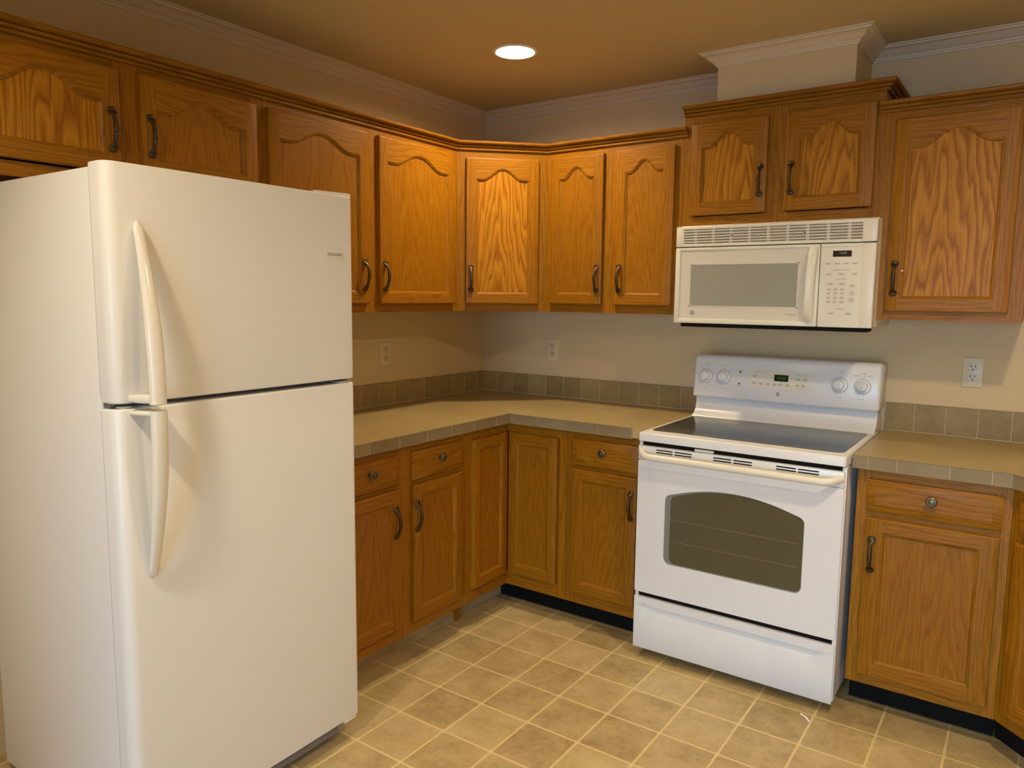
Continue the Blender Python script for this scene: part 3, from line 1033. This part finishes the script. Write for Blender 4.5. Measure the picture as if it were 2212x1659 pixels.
obj('door_gasket', b, fr, smooth=0)
b = MB('grey_plastic', origin=FO)
b.box(0.012, FW - 0.012, FT - 0.016, FT + 0.009, 1.160, 1.194)
obj('divider_rail', b, fr, smooth=0, label='dark grey rail between the doors')
def fdoor(z0, z1):
    pts, rr, n = [], 0.030, 8
    pts.append((0.0, FT - 0.005))
    for k in range(n + 1):               # front-left rounded edge
        a = R(180 + 90 * k / n)
        pts.append((rr + rr * math.cos(a), rr + rr * math.sin(a)))
    for k in range(1, 8):                # softly bowed face
        s = k / 8
        pts.append((rr + (FW - rr - 0.014) * s, -0.0035 * math.sin(math.pi * s)))
    for k in range(n + 1):
        a = R(270 + 90 * k / n)
        pts.append((FW - 0.014 + 0.014 * math.cos(a), 0.014 + 0.014 * math.sin(a)))
    pts.append((FW, FT - 0.005))
    b = MB('fridge', origin=FO)
    b.prism(pts, 'z', z0, z1, 0, 0.005, 3)
    return b
dz = obj('freezer_door', fdoor(1.1835, FH), fr)
dr = obj('refrigerator_door', fdoor(0.0725, 1.1705), fr)
def fhandle(z_tip, z_base):
    """blade that lies on the door at its tip and stands well off it at the gap between the doors"""
    b = MB('fridge_hdl', origin=FO)
    n, loops = 30, []
    for i in range(n + 1):
        s = i / n                                   # 0 tip, 1 base
        z = z_tip + (z_base - z_tip) * s
        off = 0.064 * math.sin(math.pi / 2 * min(1, s * 1.02)) ** 0.85 + 0.002
        uc = 0.0700 - 0.004 * s
        hw = (0.011 + 0.008 * min(1, s * 1.6)) * (math.sqrt(max(0.02, 1 - (1 - min(1, s / 0.05)) ** 2)))
        tk = 0.006 + 0.007 * min(1.0, s * 2)
        lp = []
        for k in range(16):
            a = 2 * math.pi * k / 16
            ca, sa = math.cos(a), math.sin(a)
            lp.append((uc + hw * math.copysign(abs(ca) ** 0.75, ca), -off + tk * math.copysign(abs(sa) ** 0.75, sa), z))
        loops.append(lp)
    b.loft(loops)
    # foot joining the wide end to the door
    zf0, zf1 = (z_base, z_base + 0.022) if z_tip > z_base else (z_base - 0.014, z_base)
    b.prism([(0.032, 0.001), (0.082, 0.001), (0.082, -0.062), (0.052, -0.066), (0.036, -0.030)], 'z', zf0 + 0.001, zf1 - 0.001, 0, 0.005, 2)
    return b
obj('handle', fhandle(1.607, 1.1850), dz, smooth=60, label='long tapered white handle')
obj('handle', fhandle(0.752, 1.1690), dr, smooth=60, label='long tapered white handle')
b = MB('fridge_hdl', origin=FO)
b.box(0.640, 0.709, -0.0026, 0.0, 1.5490, 1.5680, 0, 0.0008, 1)
bd = obj('brand_badge', b, dz)
lettering('brand_lettering', 'FRIGIDAIRE', 0.0112, 'ink', bd, (0.6745 - FO[0], -0.0029 - FO[1], 1.5600), sx=0.98)
b = MB('fridge_hdl', origin=FO)
b.prism([(0.628, 0.03), (FW - 0.004, 0.004), (FW - 0.002, 0.10), (0.65, 0.12)], 'z', FH - 0.001, FH + 0.011, 0, 0.004, 2, only=1)
obj('hinge_cover', b, fr)
b = MB('fridge_hdl', 'grey_plastic', origin=FO)
b.box(FW - 0.050, FW - 0.004, 0.012, FT, 1.1712, 1.1745, 0, 0.001, 1)
b.box(FW - 0.030, FW - 0.014, 0.02, 0.036, 1.1705, 1.1835, 1, 0.001, 1)
obj('middle_hinge', b, fr)
b = MB('fridge_hdl', 'grey_plastic', origin=FO)
b.box(0.020, 0.046, 0.012, 0.038, 1.1700, 1.1755, 0, 0.002, 2)
b.box(0.008, 0.022, 0.040, FT, 1.1715, 1.1820, 1, 0.001, 1)
obj('hinge_plug', b, fr)
b = MB('fridge_hdl', origin=FO)
b.box(FW - 0.060, FW - 0.008, 0.004, 0.062, 0.060, 0.0718, 0, 0.004, 2)
obj('bottom_hinge', b, fr)
b = MB('grille_grey', 'grey_plastic', origin=FO)
b.box(0.020, FW - 0.062, 0.016, 0.066, 0.036, 0.0715, 0, 0.003, 2)
for k in range(4):
    b.box(0.05, FW - 0.08, 0.0145, 0.018, 0.040 + k * 0.007, 0.0425 + k * 0.007, 1)
obj('base_grille', b, fr, smooth=0)
for ux in (0.06, FW - 0.10):
    b = MB('grey_plastic', origin=FO)
    b.lathe([(0.0, -0.012), (0.022, -0.012), (0.022, 0.012), (0.0, 0.012)], (ux, 0.10, 0.022), 'x', 18)
    obj('roller', b, fr)
    b = MB('grey_plastic', origin=FO)
    b.lathe([(0.0, -0.012), (0.022, -0.012), (0.022, 0.012), (0.0, 0.012)], (ux, FD - 0.08, 0.022), 'x', 18)
    obj('roller', b, fr)

# ------------------------------------------------------------------ over-the-range microwave
X0, X1, YM = 1.305, 2.061, -0.4044
MO = (1.683, -0.2, 1.335)
mw = thing('microwave', 'almond over-the-range microwave under the raised cabinet', 'microwave', MO)
b = MB('almond', 'dark_gap', origin=MO)
b.box(X0 + 0.002, X1 - 0.002, -0.362, -0.003, 1.342, 1.7375, 0, 0.003, 2)
obj('case', b, mw)
b = MB('black', origin=MO)
b.box(X0 + 0.028, X1 - 0.016, -0.396, -0.300, 1.3250, 1.3425, 0, 0.003, 1)
obj('bottom_plate', b, mw)
# vent grille across the top
b = MB('almond', 'micro_vent', origin=MO)
gx0, gx1, gz0, gz1 = 1.338, 2.012, 1.661, 1.7185
b.box(X0, gx0, YM, -0.361, 1.6495, 1.731, 0, 0.004, 2)
b.box(gx1, X1, YM, -0.361, 1.6495, 1.731, 0, 0.004, 2)
b.box(X0 + 0.004, X1 - 0.004, YM + 0.0004, -0.361, 1.6495, gz0, 0, 0.002, 1)
b.box(X0 + 0.004, X1 - 0.004, YM + 0.0004, -0.361, gz1, 1.731, 0, 0.004, 2)
b.box(gx0 - 0.002, gx1 + 0.002, YM + 0.0110, -0.361, gz0 - 0.002, gz1 + 0.002, 1)
gr = obj('vent_grille', b, mw)
for k in range(5):
    zc = gz0 + (k + 0.72) * (gz1 - gz0) / 5.35
    b = MB('almond', origin=MO)
    b.prism([(YM + 0.0008, zc - 0.0020), (YM + 0.0008, zc + 0.0012), (YM + 0.0085, zc + 0.0036), (YM + 0.0085, zc + 0.0006)], 'x', gx0 - 0.001, gx1 + 0.001)
    obj('slat', b, gr, smooth=0)
for k in range(9):
    xx = gx0 + 0.012 + (k + 0.5) * (gx1 - gx0 - 0.02) / 9.0
    b = MB('almond_in', origin=MO)
    b.box(xx - 0.006, xx + 0.006, YM + 0.0062, YM + 0.0112, gz0, gz1)
    obj('vane', b, gr, smooth=0)
for xx in (1.536, 1.813):
    b = MB('outlet_dark', origin=MO); b.lathe([(0.0, YM - 0.0006), (0.0024, YM - 0.0004), (0.0024, YM + 0.01)], (xx, 0, 1.690), 'y', 10)
    obj('screw', b, gr)
# door
DXR = 1.8715
b = MB('almond', 'almond_in', 'dark_gap', origin=MO)
dx0, dx1, dz0, dz1 = 1.326, 1.830, 1.359, 1.634
b.box(X0, dx0, YM, -0.363, 1.3400, 1.6455, 0, 0.004, 2)
b.box(dx1, DXR, YM, -0.363, 1.3400, 1.6455, 0, 0.004, 2)
b.box(X0 + 0.004, DXR - 0.004, YM + 0.0003, -0.363, 1.3400, dz0, 0, 0.003, 2)
b.box(X0 + 0.004, DXR - 0.004, YM + 0.0003, -0.363, dz1, 1.6455, 0, 0.003, 2)
b.box(dx0 - 0.004, dx1 + 0.004, YM + 0.0045, -0.363, dz0 - 0.004, dz1 + 0.004, 1)
md = obj('door', b, mw)
b = MB('micro_win', 'almond_in', origin=MO)
b.box(1.372, 1.795, YM + 0.0040, YM + 0.0060, 1.4115, 1.577, 0)
b.box(1.368, 1.799, YM + 0.0034, YM + 0.0058, 1.4075, 1.4115, 1); b.box(1.368, 1.799, YM + 0.0034, YM + 0.0058, 1.577, 1.581, 1)
b.box(1.368, 1.372, YM + 0.0034, YM + 0.0058, 1.4075, 1.581, 1); b.box(1.795, 1.799, YM + 0.0034, YM + 0.0058, 1.4075, 1.581, 1)
obj('window', b, md, smooth=0, label='grey mesh window')
b = MB('almond', origin=MO)
loops = []
for i in range(21):
    s = -1 + i / 10
    z = 1.4985 + 0.137 * s
    off = 0.030 * (1 - abs(s) ** 3.0)
    xx = 1.848 + 0.004 * s
    loops.append([(xx - 0.0175, YM - off - 0.004, z), (xx - 0.012, YM - off - 0.012, z), (xx + 0.006, YM - off - 0.013, z), (xx + 0.0150, YM - off - 0.006, z), (xx + 0.0150, YM - max(0, off - 0.018) + 0.002, z), (xx - 0.0175, YM - max(0, off - 0.012) + 0.002, z)])
b.loft(loops)
obj('handle', b, md, smooth=50, label='long curved almond handle')
def roundel(name, parent, x, y, z, r, o, txt):
    b = MB('ink', origin=o)
    b.lathe([(0.0, y - 0.0012), (r * 0.95, y - 0.0010), (r, y + 0.001)], (x, 0, z), 'y', 24)
    d_ = obj(name, b, parent)
    b = MB('almond', origin=o)
    b.lathe([(r * 0.80, y - 0.0015), (r * 0.88, y - 0.0015), (r * 0.88, y - 0.0008), (r * 0.80, y - 0.0008), (r * 0.80, y - 0.0015)], (x, 0, z), 'y', 24)
    obj('ring', b, d_)
    lettering('lettering', txt, r * 0.95, 'almond', d_, (x - o[0], y - 0.0016 - o[1], z - o[2]))
    return d_
roundel('logo_roundel', md, 1.383, YM + 0.0045, 1.3835, 0.0105, MO, 'GE')
lettering('lettering', 'Spacemaker', 0.0085, 'ink_almond', md, (1.778 - MO[0], YM + 0.0040 - MO[1], 1.3840 - MO[2]))
# control panel
b = MB('almond', 'almond_in', origin=MO)
b.box(DXR + 0.003, 1.877, YM, -0.363, 1.340, 1.6455, 0, 0.0015, 1)
b.box(2.017, X1, YM, -0.363, 1.340, 1.6455, 0, 0.004, 2)
b.box(1.876, 2.019, YM + 0.0002, -0.363, 1.340, 1.361, 0, 0.002, 1)
b.box(1.876, 2.019, YM + 0.0002, -0.363, 1.633, 1.6455, 0, 0.002, 1)
b.box(1.876, 2.019, YM + 0.0025, -0.363, 1.360, 1.634, 0)
cp = obj('control_panel', b, mw)
YP = YM + 0.0025
b = MB('brown_glass', origin=MO); b.box(1.9165, 1.9805, YP - 0.0008, YP + 0.001, 1.5975, 1.6195)
ds = obj('display', b, cp, smooth=0)
lettering('digits', '12:45', 0.0115, 'teal', ds, (1.951 - MO[0], YP - 0.0013 - MO[1], 1.6108 - MO[2]))
def mbutton(x, z, w, h, rnd=False):
    b = MB('almond_in', 'ink_almond', origin=MO)
    if rnd:
        b.lathe([(0.0, YP - 0.0012), (w / 2, YP - 0.0010), (w / 2, YP)], (x, 0, z), 'y', 20, 1)
        b.lathe([(0.0, YP - 0.0016), (w / 2 - 0.0011, YP - 0.0014), (w / 2 - 0.0011, YP)], (x, 0, z), 'y', 20, 0)
        b.box(x - w * 0.27, x + w * 0.27, YP - 0.0019, YP - 0.0013, z - 0.0009, z + 0.0009, 1)
    else:
        b.prism(rrect(x - w / 2, x + w / 2, z - h / 2, z + h / 2, min(w, h) * 0.3, 3), 'y', YP - 0.0010, YP, 0)
        b.box(x - w * 0.36, x + w * 0.36, YP - 0.0014, YP - 0.0009, z - h * 0.16, z + h * 0.16, 1)
    obj('button', b, cp, smooth=0)
for x in (1.902, 1.933, 1.963, 1.993): mbutton(x, 1.573, 0.0215, 0.0095)
for x in (1.905, 1.948, 1.994): mbutton(x, 1.5345, 0.0215, 0.0095)
for x in (1.913, 1.952): mbutton(x, 1.498, 0.0220, 0.0105)
for z in (1.479, 1.464, 1.4485, 1.433):
    for x in (1.9095, 1.932, 1.955): mbutton(x, z, 0.0165, 0.0105)
mbutton(1.989, 1.492, 0.0165, 0.0125)
mbutton(1.989, 1.466, 0.0190, 0, True)
mbutton(1.988, 1.441, 0.0190, 0, True)
for x in (1.921, 1.980): mbutton(x, 1.391, 0.0235, 0.0100)
for xa, xb, z in ((1.921, 1.976, 1.550), (1.932, 1.965, 1.516), (1.935, 1.965, 1.4075)):
    b = MB('ink_almond', origin=MO)
    b.box(xa, xb, YP - 0.0008, YP + 0.0005, z - 0.0012, z + 0.0012)
    obj('legend', b, cp, smooth=0)

# ------------------------------------------------------------------ range
SX0, SX1, SYF = 1.3045, 2.0615, -0.7017
SO = (1.683, -0.36, 0)
st = thing('kitchen_range', 'white electric range with black glass cooktop between the counters', 'range', SO)
b = MB('enamel', 'dark_gap', origin=SO)
b.box(SX0 + 0.004, SX1 - 0.004, -0.662, -0.035, 0.035, 0.884, 0, 0.003, 2)
obj('body', b, st)
b = MB('dark_gap', origin=SO)
b.box(SX0 + 0.014, SX1 - 0.014, -0.684, -0.660, 0.22, 0.886)
obj('front_gap', b, st, smooth=0, label='dark gap behind the door edges')
for ta, tb in ((SX1 - 0.012, SX1 + 0.003), (SX0 - 0.001, SX0 + 0.012)):
    b = MB('enamel', origin=SO)
    b.box(ta, tb, -0.690, -0.655, 0.048, 0.882, 0, 0.002, 1)
    obj('side_trim', b, st)
for fx in (SX0 + 0.05, SX1 - 0.05):
    for fy in (-0.60, -0.10):
        b = MB('black', origin=SO); b.lathe([(0.0, 0.0), (0.018, 0.0), (0.018, 0.008), (0.008, 0.010), (0.008, 0.036), (0.0, 0.036)], (fx, fy, 0), 'z', 14)
        obj('foot', b, st)
# cooktop frame and glass
b = MB('enamel', origin=SO)
b.prism(rrect(SX0 - 0.001, SX1 + 0.001, SYF - 0.002, -0.105, 0.010, 4), 'z', 0.8865, 0.9200, 0, 0.006, 3, only=1)
obj('cooktop_frame', b, st)
b = MB('cooktop', origin=SO)
b.prism(rrect(1.3245, 2.0405, -0.641, -0.184, 0.028, 6), 'z', 0.9190, 0.9212, 0, 0.0008, 1, only=1)
gl = obj('glass_cooktop', b, st)
for bx, by, br in ((1.49, -0.505, 0.112), (1.865, -0.505, 0.085), (1.49, -0.285, 0.080), (1.865, -0.285, 0.105)):
    b = MB('grey_plastic', origin=SO)
    b.lathe([(br - 0.0012, 0.9211), (br - 0.0012, 0.92135), (br, 0.92135), (br, 0.9211), (br - 0.0012, 0.9211)], (bx, by, 0), 'z', 48)
    obj('burner_ring', b, gl)
# sloping riser and the control panel above it
b = MB('enamel', origin=SO)
b.prism([(-0.040, 0.915), (-0.172, 0.915), (-0.168, 0.924), (-0.150, 0.932), (-0.132, 0.948), (-0.124, 0.975), (-0.120, 1.020), (-0.040, 1.020)], 'x', SX0 + 0.006, SX1 - 0.004, 0)
obj('riser', b, st, smooth=50)
def py(z):            # front plane of the leaning panel
    return -0.160 + (z - 1.005) * 0.110
BG = 'enamel'
b = MB('enamel', origin=SO)
prof = [(-0.036, 1.004), (-0.148, 1.004), (-0.156, 1.007), (py(1.016) - 0.0005, 1.016)]
prof += [(py(1.170) - 0.0005, 1.172), (py(1.184) + 0.004, 1.186), (py(1.19) + 0.014, 1.1925), (-0.040, 1.1925), (-0.036, 1.188)]
b.prism(prof, 'x', SX0 - 0.0005, SX1 + 0.0055, 0, 0.012, 3)
pan = obj('control_panel', b, st, smooth=50)
tilt = math.atan(0.110)
def on_panel(x, z, off=0.0):
    return Vector((x, py(z) - off, z))
def panel_part(name, mb, x, z, parent, off=0.0008, label=None):
    p = on_panel(x, z, off)
    return obj(name, mb, parent, (p.x - SO[0], p.y - SO[1], p.z - SO[2]), (-tilt, 0, 0), label=label)
def range_knob(x, z):
    b = MB('enamel', 'ink_soft')
    b.lathe([(0.0, -0.0005), (0.0295, -0.0005), (0.0295, -0.004), (0.027, -0.007), (0.0205, -0.008), (0.0195, -0.020), (0.0175, -0.0235), (0.0, -0.0245)], (0, 0, 0), 'y', 30, 0)
    b.box(-0.0045, 0.0045, -0.0320, -0.020, -0.019, 0.019, 0, 0.0035, 2)
    b.lathe([(0.0300, -0.0002), (0.0300, -0.0016), (0.0312, -0.0016), (0.0312, -0.0002)], (0, 0, 0), 'y', 40, 1)
    for k in range(11):
        a = R(60 + 300 * k / 11 + 30)
        p = Vector((math.sin(a) * 0.0345, 0, math.cos(a) * 0.0345))
        b.box(p.x - 0.0014, p.x + 0.0014, -0.0008, 0.0004, p.z - 0.0014, p.z + 0.0014, 1)
    kn = panel_part('knob', b, x, z, pan, 0.0, label='white burner knob')
    for xa, xb, za, zb_ in ((-0.010, 0.010, -0.052, -0.0495), (-0.009, -0.004, 0.050, 0.0525), (0.001, 0.008, 0.050, 0.0545)):
        b = MB('ink_soft')
        b.box(xa, xb, -0.0006, 0.0006, za, zb_)
        panel_part('legend', b, x, z, pan, 0.0003)
for kx in (1.361, 1.441, 1.917, 2.002):
    range_knob(kx, 1.1005)
for xa, xb in ((-0.038, -0.014), (0.014, 0.036)):
    b = MB('ink_orange')
    b.box(xa, xb, -0.0006, 0.0006, 0.041, 0.0435)
    panel_part('dual_burner_mark', b, 2.002, 1.1005, pan, 0.0003, label='pale orange printed mark')
b = MB('ink_orange')
b.lathe([(0.0060, -0.0006), (0.0075, -0.0006), (0.0075, 0.0006), (0.0060, 0.0006), (0.0060, -0.0006)], (0, 0, 0.042), 'y', 18)
panel_part('dual_burner_mark', b, 2.002, 1.1005, pan, 0.0003, label='pale orange printed ring')
for z in (1.127, 1.076):
    b = MB('maroon'); b.lathe([(0.0, -0.0016), (0.0040, -0.0014), (0.0044, 0.0)], (0, 0, 0), 'y', 16)
    panel_part('indicator_light', b, 1.5115, z, pan, 0.0)
for za, zb_ in ((0.008, 0.0100), (-0.0630, -0.0610)):
    b = MB('ink_soft'); b.box(-0.015, 0.015, -0.0006, 0.0006, za, zb_)
    panel_part('legend', b, 1.5115, 1.127, pan, 0.0003)
# oven control window in the middle
cx, cz = 1.680, 1.1015
b = MB('almond', 'almond_in')
b.prism(rrect(-0.126, 0.126, -0.0395, 0.0395, 0.010, 4), 'y', 0.0, -0.0022, 0, 0.001, 1, only=1)
b.prism(rrect(-0.122, 0.122, -0.0355, 0.0355, 0.008, 4), 'y', 0.0, -0.0026, 0)
ov = panel_part('oven_controls', b, cx, cz, pan, 0.0)
b = MB('green_glass'); b.prism(rrect(-0.022, 0.036, -0.004, 0.024, 0.004, 3), 'y', -0.0026, -0.0032, 0)
dsp = obj('clock_display', b, ov)
lettering('digits', '12:45', 0.016, 'green', dsp, (0.008, -0.0036, 0.010))
for i, (bx, bz) in enumerate(((-0.104, 0.012), (-0.104, -0.017), (-0.076, -0.018), (-0.045, -0.018), (-0.019, -0.018), (0.005, -0.018), (0.034, -0.018), (0.074, -0.016), (0.098, -0.016), (0.076, 0.010), (0.102, 0.010))):
    b = MB('almond_in', 'ink_soft')
    b.prism(rrect(bx - 0.0095, bx + 0.0095, bz - 0.0065, bz + 0.0065, 0.003, 3), 'y', -0.0024, -0.0034, 0)
    b.box(bx - 0.006, bx + 0.006, -0.0038, -0.0033, bz - 0.0030, bz + 0.0030, 1)
    obj('button', b, ov, smooth=0)
for xa, xb, z in ((-0.112, -0.075, 0.029), (0.068, 0.112, 0.027), (0.066, 0.108, -0.0300)):
    b = MB('ink_soft')
    b.box(xa, xb, -0.0030, -0.0024, z - 0.0010, z + 0.0010)
    obj('legend', b, ov, smooth=0)
rd = MB('ink'); rd.lathe([(0.0, -0.0014), (0.0085, -0.0012), (0.0090, 0.0)], (0, 0, 0), 'y', 24)
rd = panel_part('logo_roundel', rd, 1.6765, 1.0435, pan, 0.0)
b = MB('enamel'); b.lathe([(0.0070, -0.0017), (0.0077, -0.0017), (0.0077, -0.0010), (0.0070, -0.0010), (0.0070, -0.0017)], (0, 0, 0), 'y', 24)
obj('ring', b, rd)
lettering('lettering', 'GE', 0.0085, 'enamel', rd, (0, -0.0018, 0))

# oven door: slotted strip, arched window
ZD0, ZD1 = 0.276, 0.868
b = MB('enamel', 'dark_gap', origin=SO)
wx0, wx1, wz0, wz1, wr = 1.4225, 1.9405, 0.4115, 0.690, 0.026
def arch_outline(x0, x1, z0, z1, rise, r, n=20):
    pts = []
    for k in range(6):
        a = R(180 + 90 * k / 5); pts.append((x0 + r + r * math.cos(a), z0 + r + r * math.sin(a)))
    for k in range(6):
        a = R(270 + 90 * k / 5); pts.append((x1 - r + r * math.cos(a), z0 + r + r * math.sin(a)))
    for k in range(5):
        a = R(75 * k / 4); pts.append((x1 - r + r * math.cos(a), z1 - r + r * math.sin(a)))
    for k in range(1, n):
        s = k / n
        x = (x1 - r) + (x0 + r - x1 + r) * s
        pts.append((x, z1 + rise * (1 - (2 * s - 1) ** 2)))
    for k in range(5):
        a = R(105 + 75 * k / 4); pts.append((x0 + r + r * math.cos(a), z1 - r + r * math.sin(a)))
    return pts
def door_face(b, x0, x1, z0, z1, yf, yb, hole, mi=0):
    """front slab with a hole: strips left, right, below, above the outline"""
    t_ = bmesh.new()
    outer = rrect(x0, x1, z0, z1, 0.006, 3)
    def add(loop, y):
        return [t_.verts.new((p[0], y, p[1])) for p in loop]
    vo, vh = add(outer, yf), add(hole, yf)
    eo = [t_.edges.new((vo[i], vo[(i + 1) % len(vo)])) for i in range(len(vo))]
    eh = [t_.edges.new((vh[i], vh[(i + 1) % len(vh)])) for i in range(len(vh))]
    bmesh.ops.triangle_fill(t_, use_beauty=True, use_dissolve=False, edges=eo + eh)
    b.merge(t_, mi)
    n = len(hole)
    b.loft([[(p[0], yf, p[1]) for p in hole], [(p[0], yf + 0.006, p[1]) for p in hole]], mi, caps=False)
    b.loft([[(p[0], yf, p[1]) for p in outer], [(p[0], yb, p[1]) for p in outer]], mi, caps=False)
    b.faces([(p[0], yb, p[1]) for p in outer], [tuple(range(len(outer)))], mi)
HOLE = arch_outline(wx0, wx1, wz0, wz1, 0.042, wr)
door_face(b, SX0 + 0.001, SX1 - 0.001, ZD0, 0.8115, SYF, -0.664, HOLE)
od = obj('oven_door', b, st, smooth=25)
b = MB('oven_mask', 'oven_glass', origin=SO)
b.prism(HOLE, 'y', SYF + 0.0045, SYF + 0.0060, 0)
b.prism(arch_outline(wx0 + 0.022, wx1 - 0.003, wz0 + 0.005, wz1 - 0.003, 0.0415, 0.023), 'y', SYF + 0.0040, SYF + 0.0046, 1)
ow = obj('oven_window', b, od, smooth=0, label='dark arched glass window')
for z in (0.505, 0.590):
    b = MB('wire', origin=SO); b.box(wx0 + 0.022, wx1 - 0.016, SYF + 0.0036, SYF + 0.0041, z, z + 0.0015)
    obj('rack_line', b, ow, smooth=0)
b = MB('enamel', origin=SO)
b.box(SX0 - 0.001, SX1 - 0.002, SYF + 0.0002, -0.664, 0.8120, ZD1, 0, 0.004, 2)
sl = obj('vent_strip', b, od)
for xa, xb in ((1.380, 1.447), (1.455, 1.523), (1.607, 1.674), (1.682, 1.749), (1.835, 1.902), (1.909, 1.978)):
    for z in (0.8475, 0.8575):
        b = MB('black', origin=SO); b.box(xa, xb, SYF - 0.0006, SYF + 0.003, z - 0.0022, z + 0.0022)
        obj('vent_slot', b, sl, smooth=0, label='black vent slot')
b = MB('almond', origin=SO)
path, rad = [], []
nn = 40
for i in range(nn + 1):
    s = -1 + 2 * i / nn
    a = abs(s)
    off = 0.045 * (1 - max(0.0, (a - 0.86) / 0.14) ** 2.2)
    x = 1.683 + 0.367 * s
    path.append((x, SYF - off + 0.004, 0.8335 + (0.010 * ((a - 0.86) / 0.14) ** 2 if a > 0.86 else 0)))
    rad.append((0.0125, 0.0135))
b.tube(path, rad, 14)
obj('handle', b, od, smooth=60, label='cream bow handle across the door')
b = MB('almond', origin=SO)
b.prism(rrect(1.530, 1.604, 0.8700, 0.8795, 0.004, 3), 'y', -0.694, -0.686, 0)
obj('door_latch', b, st)
# storage drawer with a scooped grip
b = MB('enamel', origin=SO)
zA, zB = 0.042, 0.2545
xa, xb = SX0 + 0.001, SX1 - 0.001
nx = 36
def drow(z, base):
    row = []
    for i in range(nx + 1):
        x = xa + (xb - xa) * i / nx
        y = SYF
        gx = min(1.0, max(0.0, (x - 1.335) / 0.03)) * min(1.0, max(0.0, (2.025 - x) / 0.03))
        y += base * gx * gx * (3 - 2 * gx)
        row.append((x, y, z))
    return row
rows = [(zA + 0.004, 0), (0.14, 0), (0.172, 0.003), (0.196, 0.009), (0.2125, 0.0150), (0.2185, 0.0165), (0.2215, 0.014), (0.2240, 0.0), (0.236, 0.0), (zB - 0.005, 0), (zB - 0.0015, 0)]
vr = [drow(z, d_) for z, d_ in rows]
b.loft(vr, 0, caps=False, closed=False)
back = lambda row, y, z: [(p[0], y, z) for p in row]
b.loft([vr[-1], back(vr[-1], SYF + 0.003, zB), back(vr[-1], -0.664, zB)], 0, caps=False, closed=False)
b.loft([vr[0], back(vr[0], SYF + 0.003, zA), back(vr[0], -0.664, zA)], 0, caps=False, closed=False)
for i_ in (0, -1):
    x = xa if i_ == 0 else xb
    b.faces([(x, SYF, zA + 0.004), (x, SYF + 0.003, zA), (x, -0.664, zA), (x, -0.664, zB), (x, SYF + 0.003, zB), (x, SYF, zB - 0.0015)], [(0, 1, 2, 3, 4, 5)], 0)
bmesh.ops.remove_doubles(b.bm, verts=list(b.bm.verts), dist=1e-5)
obj('storage_drawer', b, st, smooth=50)

# ------------------------------------------------------------------ small scrap on the floor
b = MB('scrap')
pts = []
for k in range(9):
    s = k / 8
    pts.append((-0.016 + 0.036 * s, 0.012 - 0.030 * s * s - 0.0, 0.003))
b.tube(pts, [(0.0045, 0.0024)] * 9, 8)
tag(obj('plastic_scrap', b, None, (1.990, -0.764, 0.0003)), 'small curved white plastic scrap on the floor in front of the range', 'scrap')
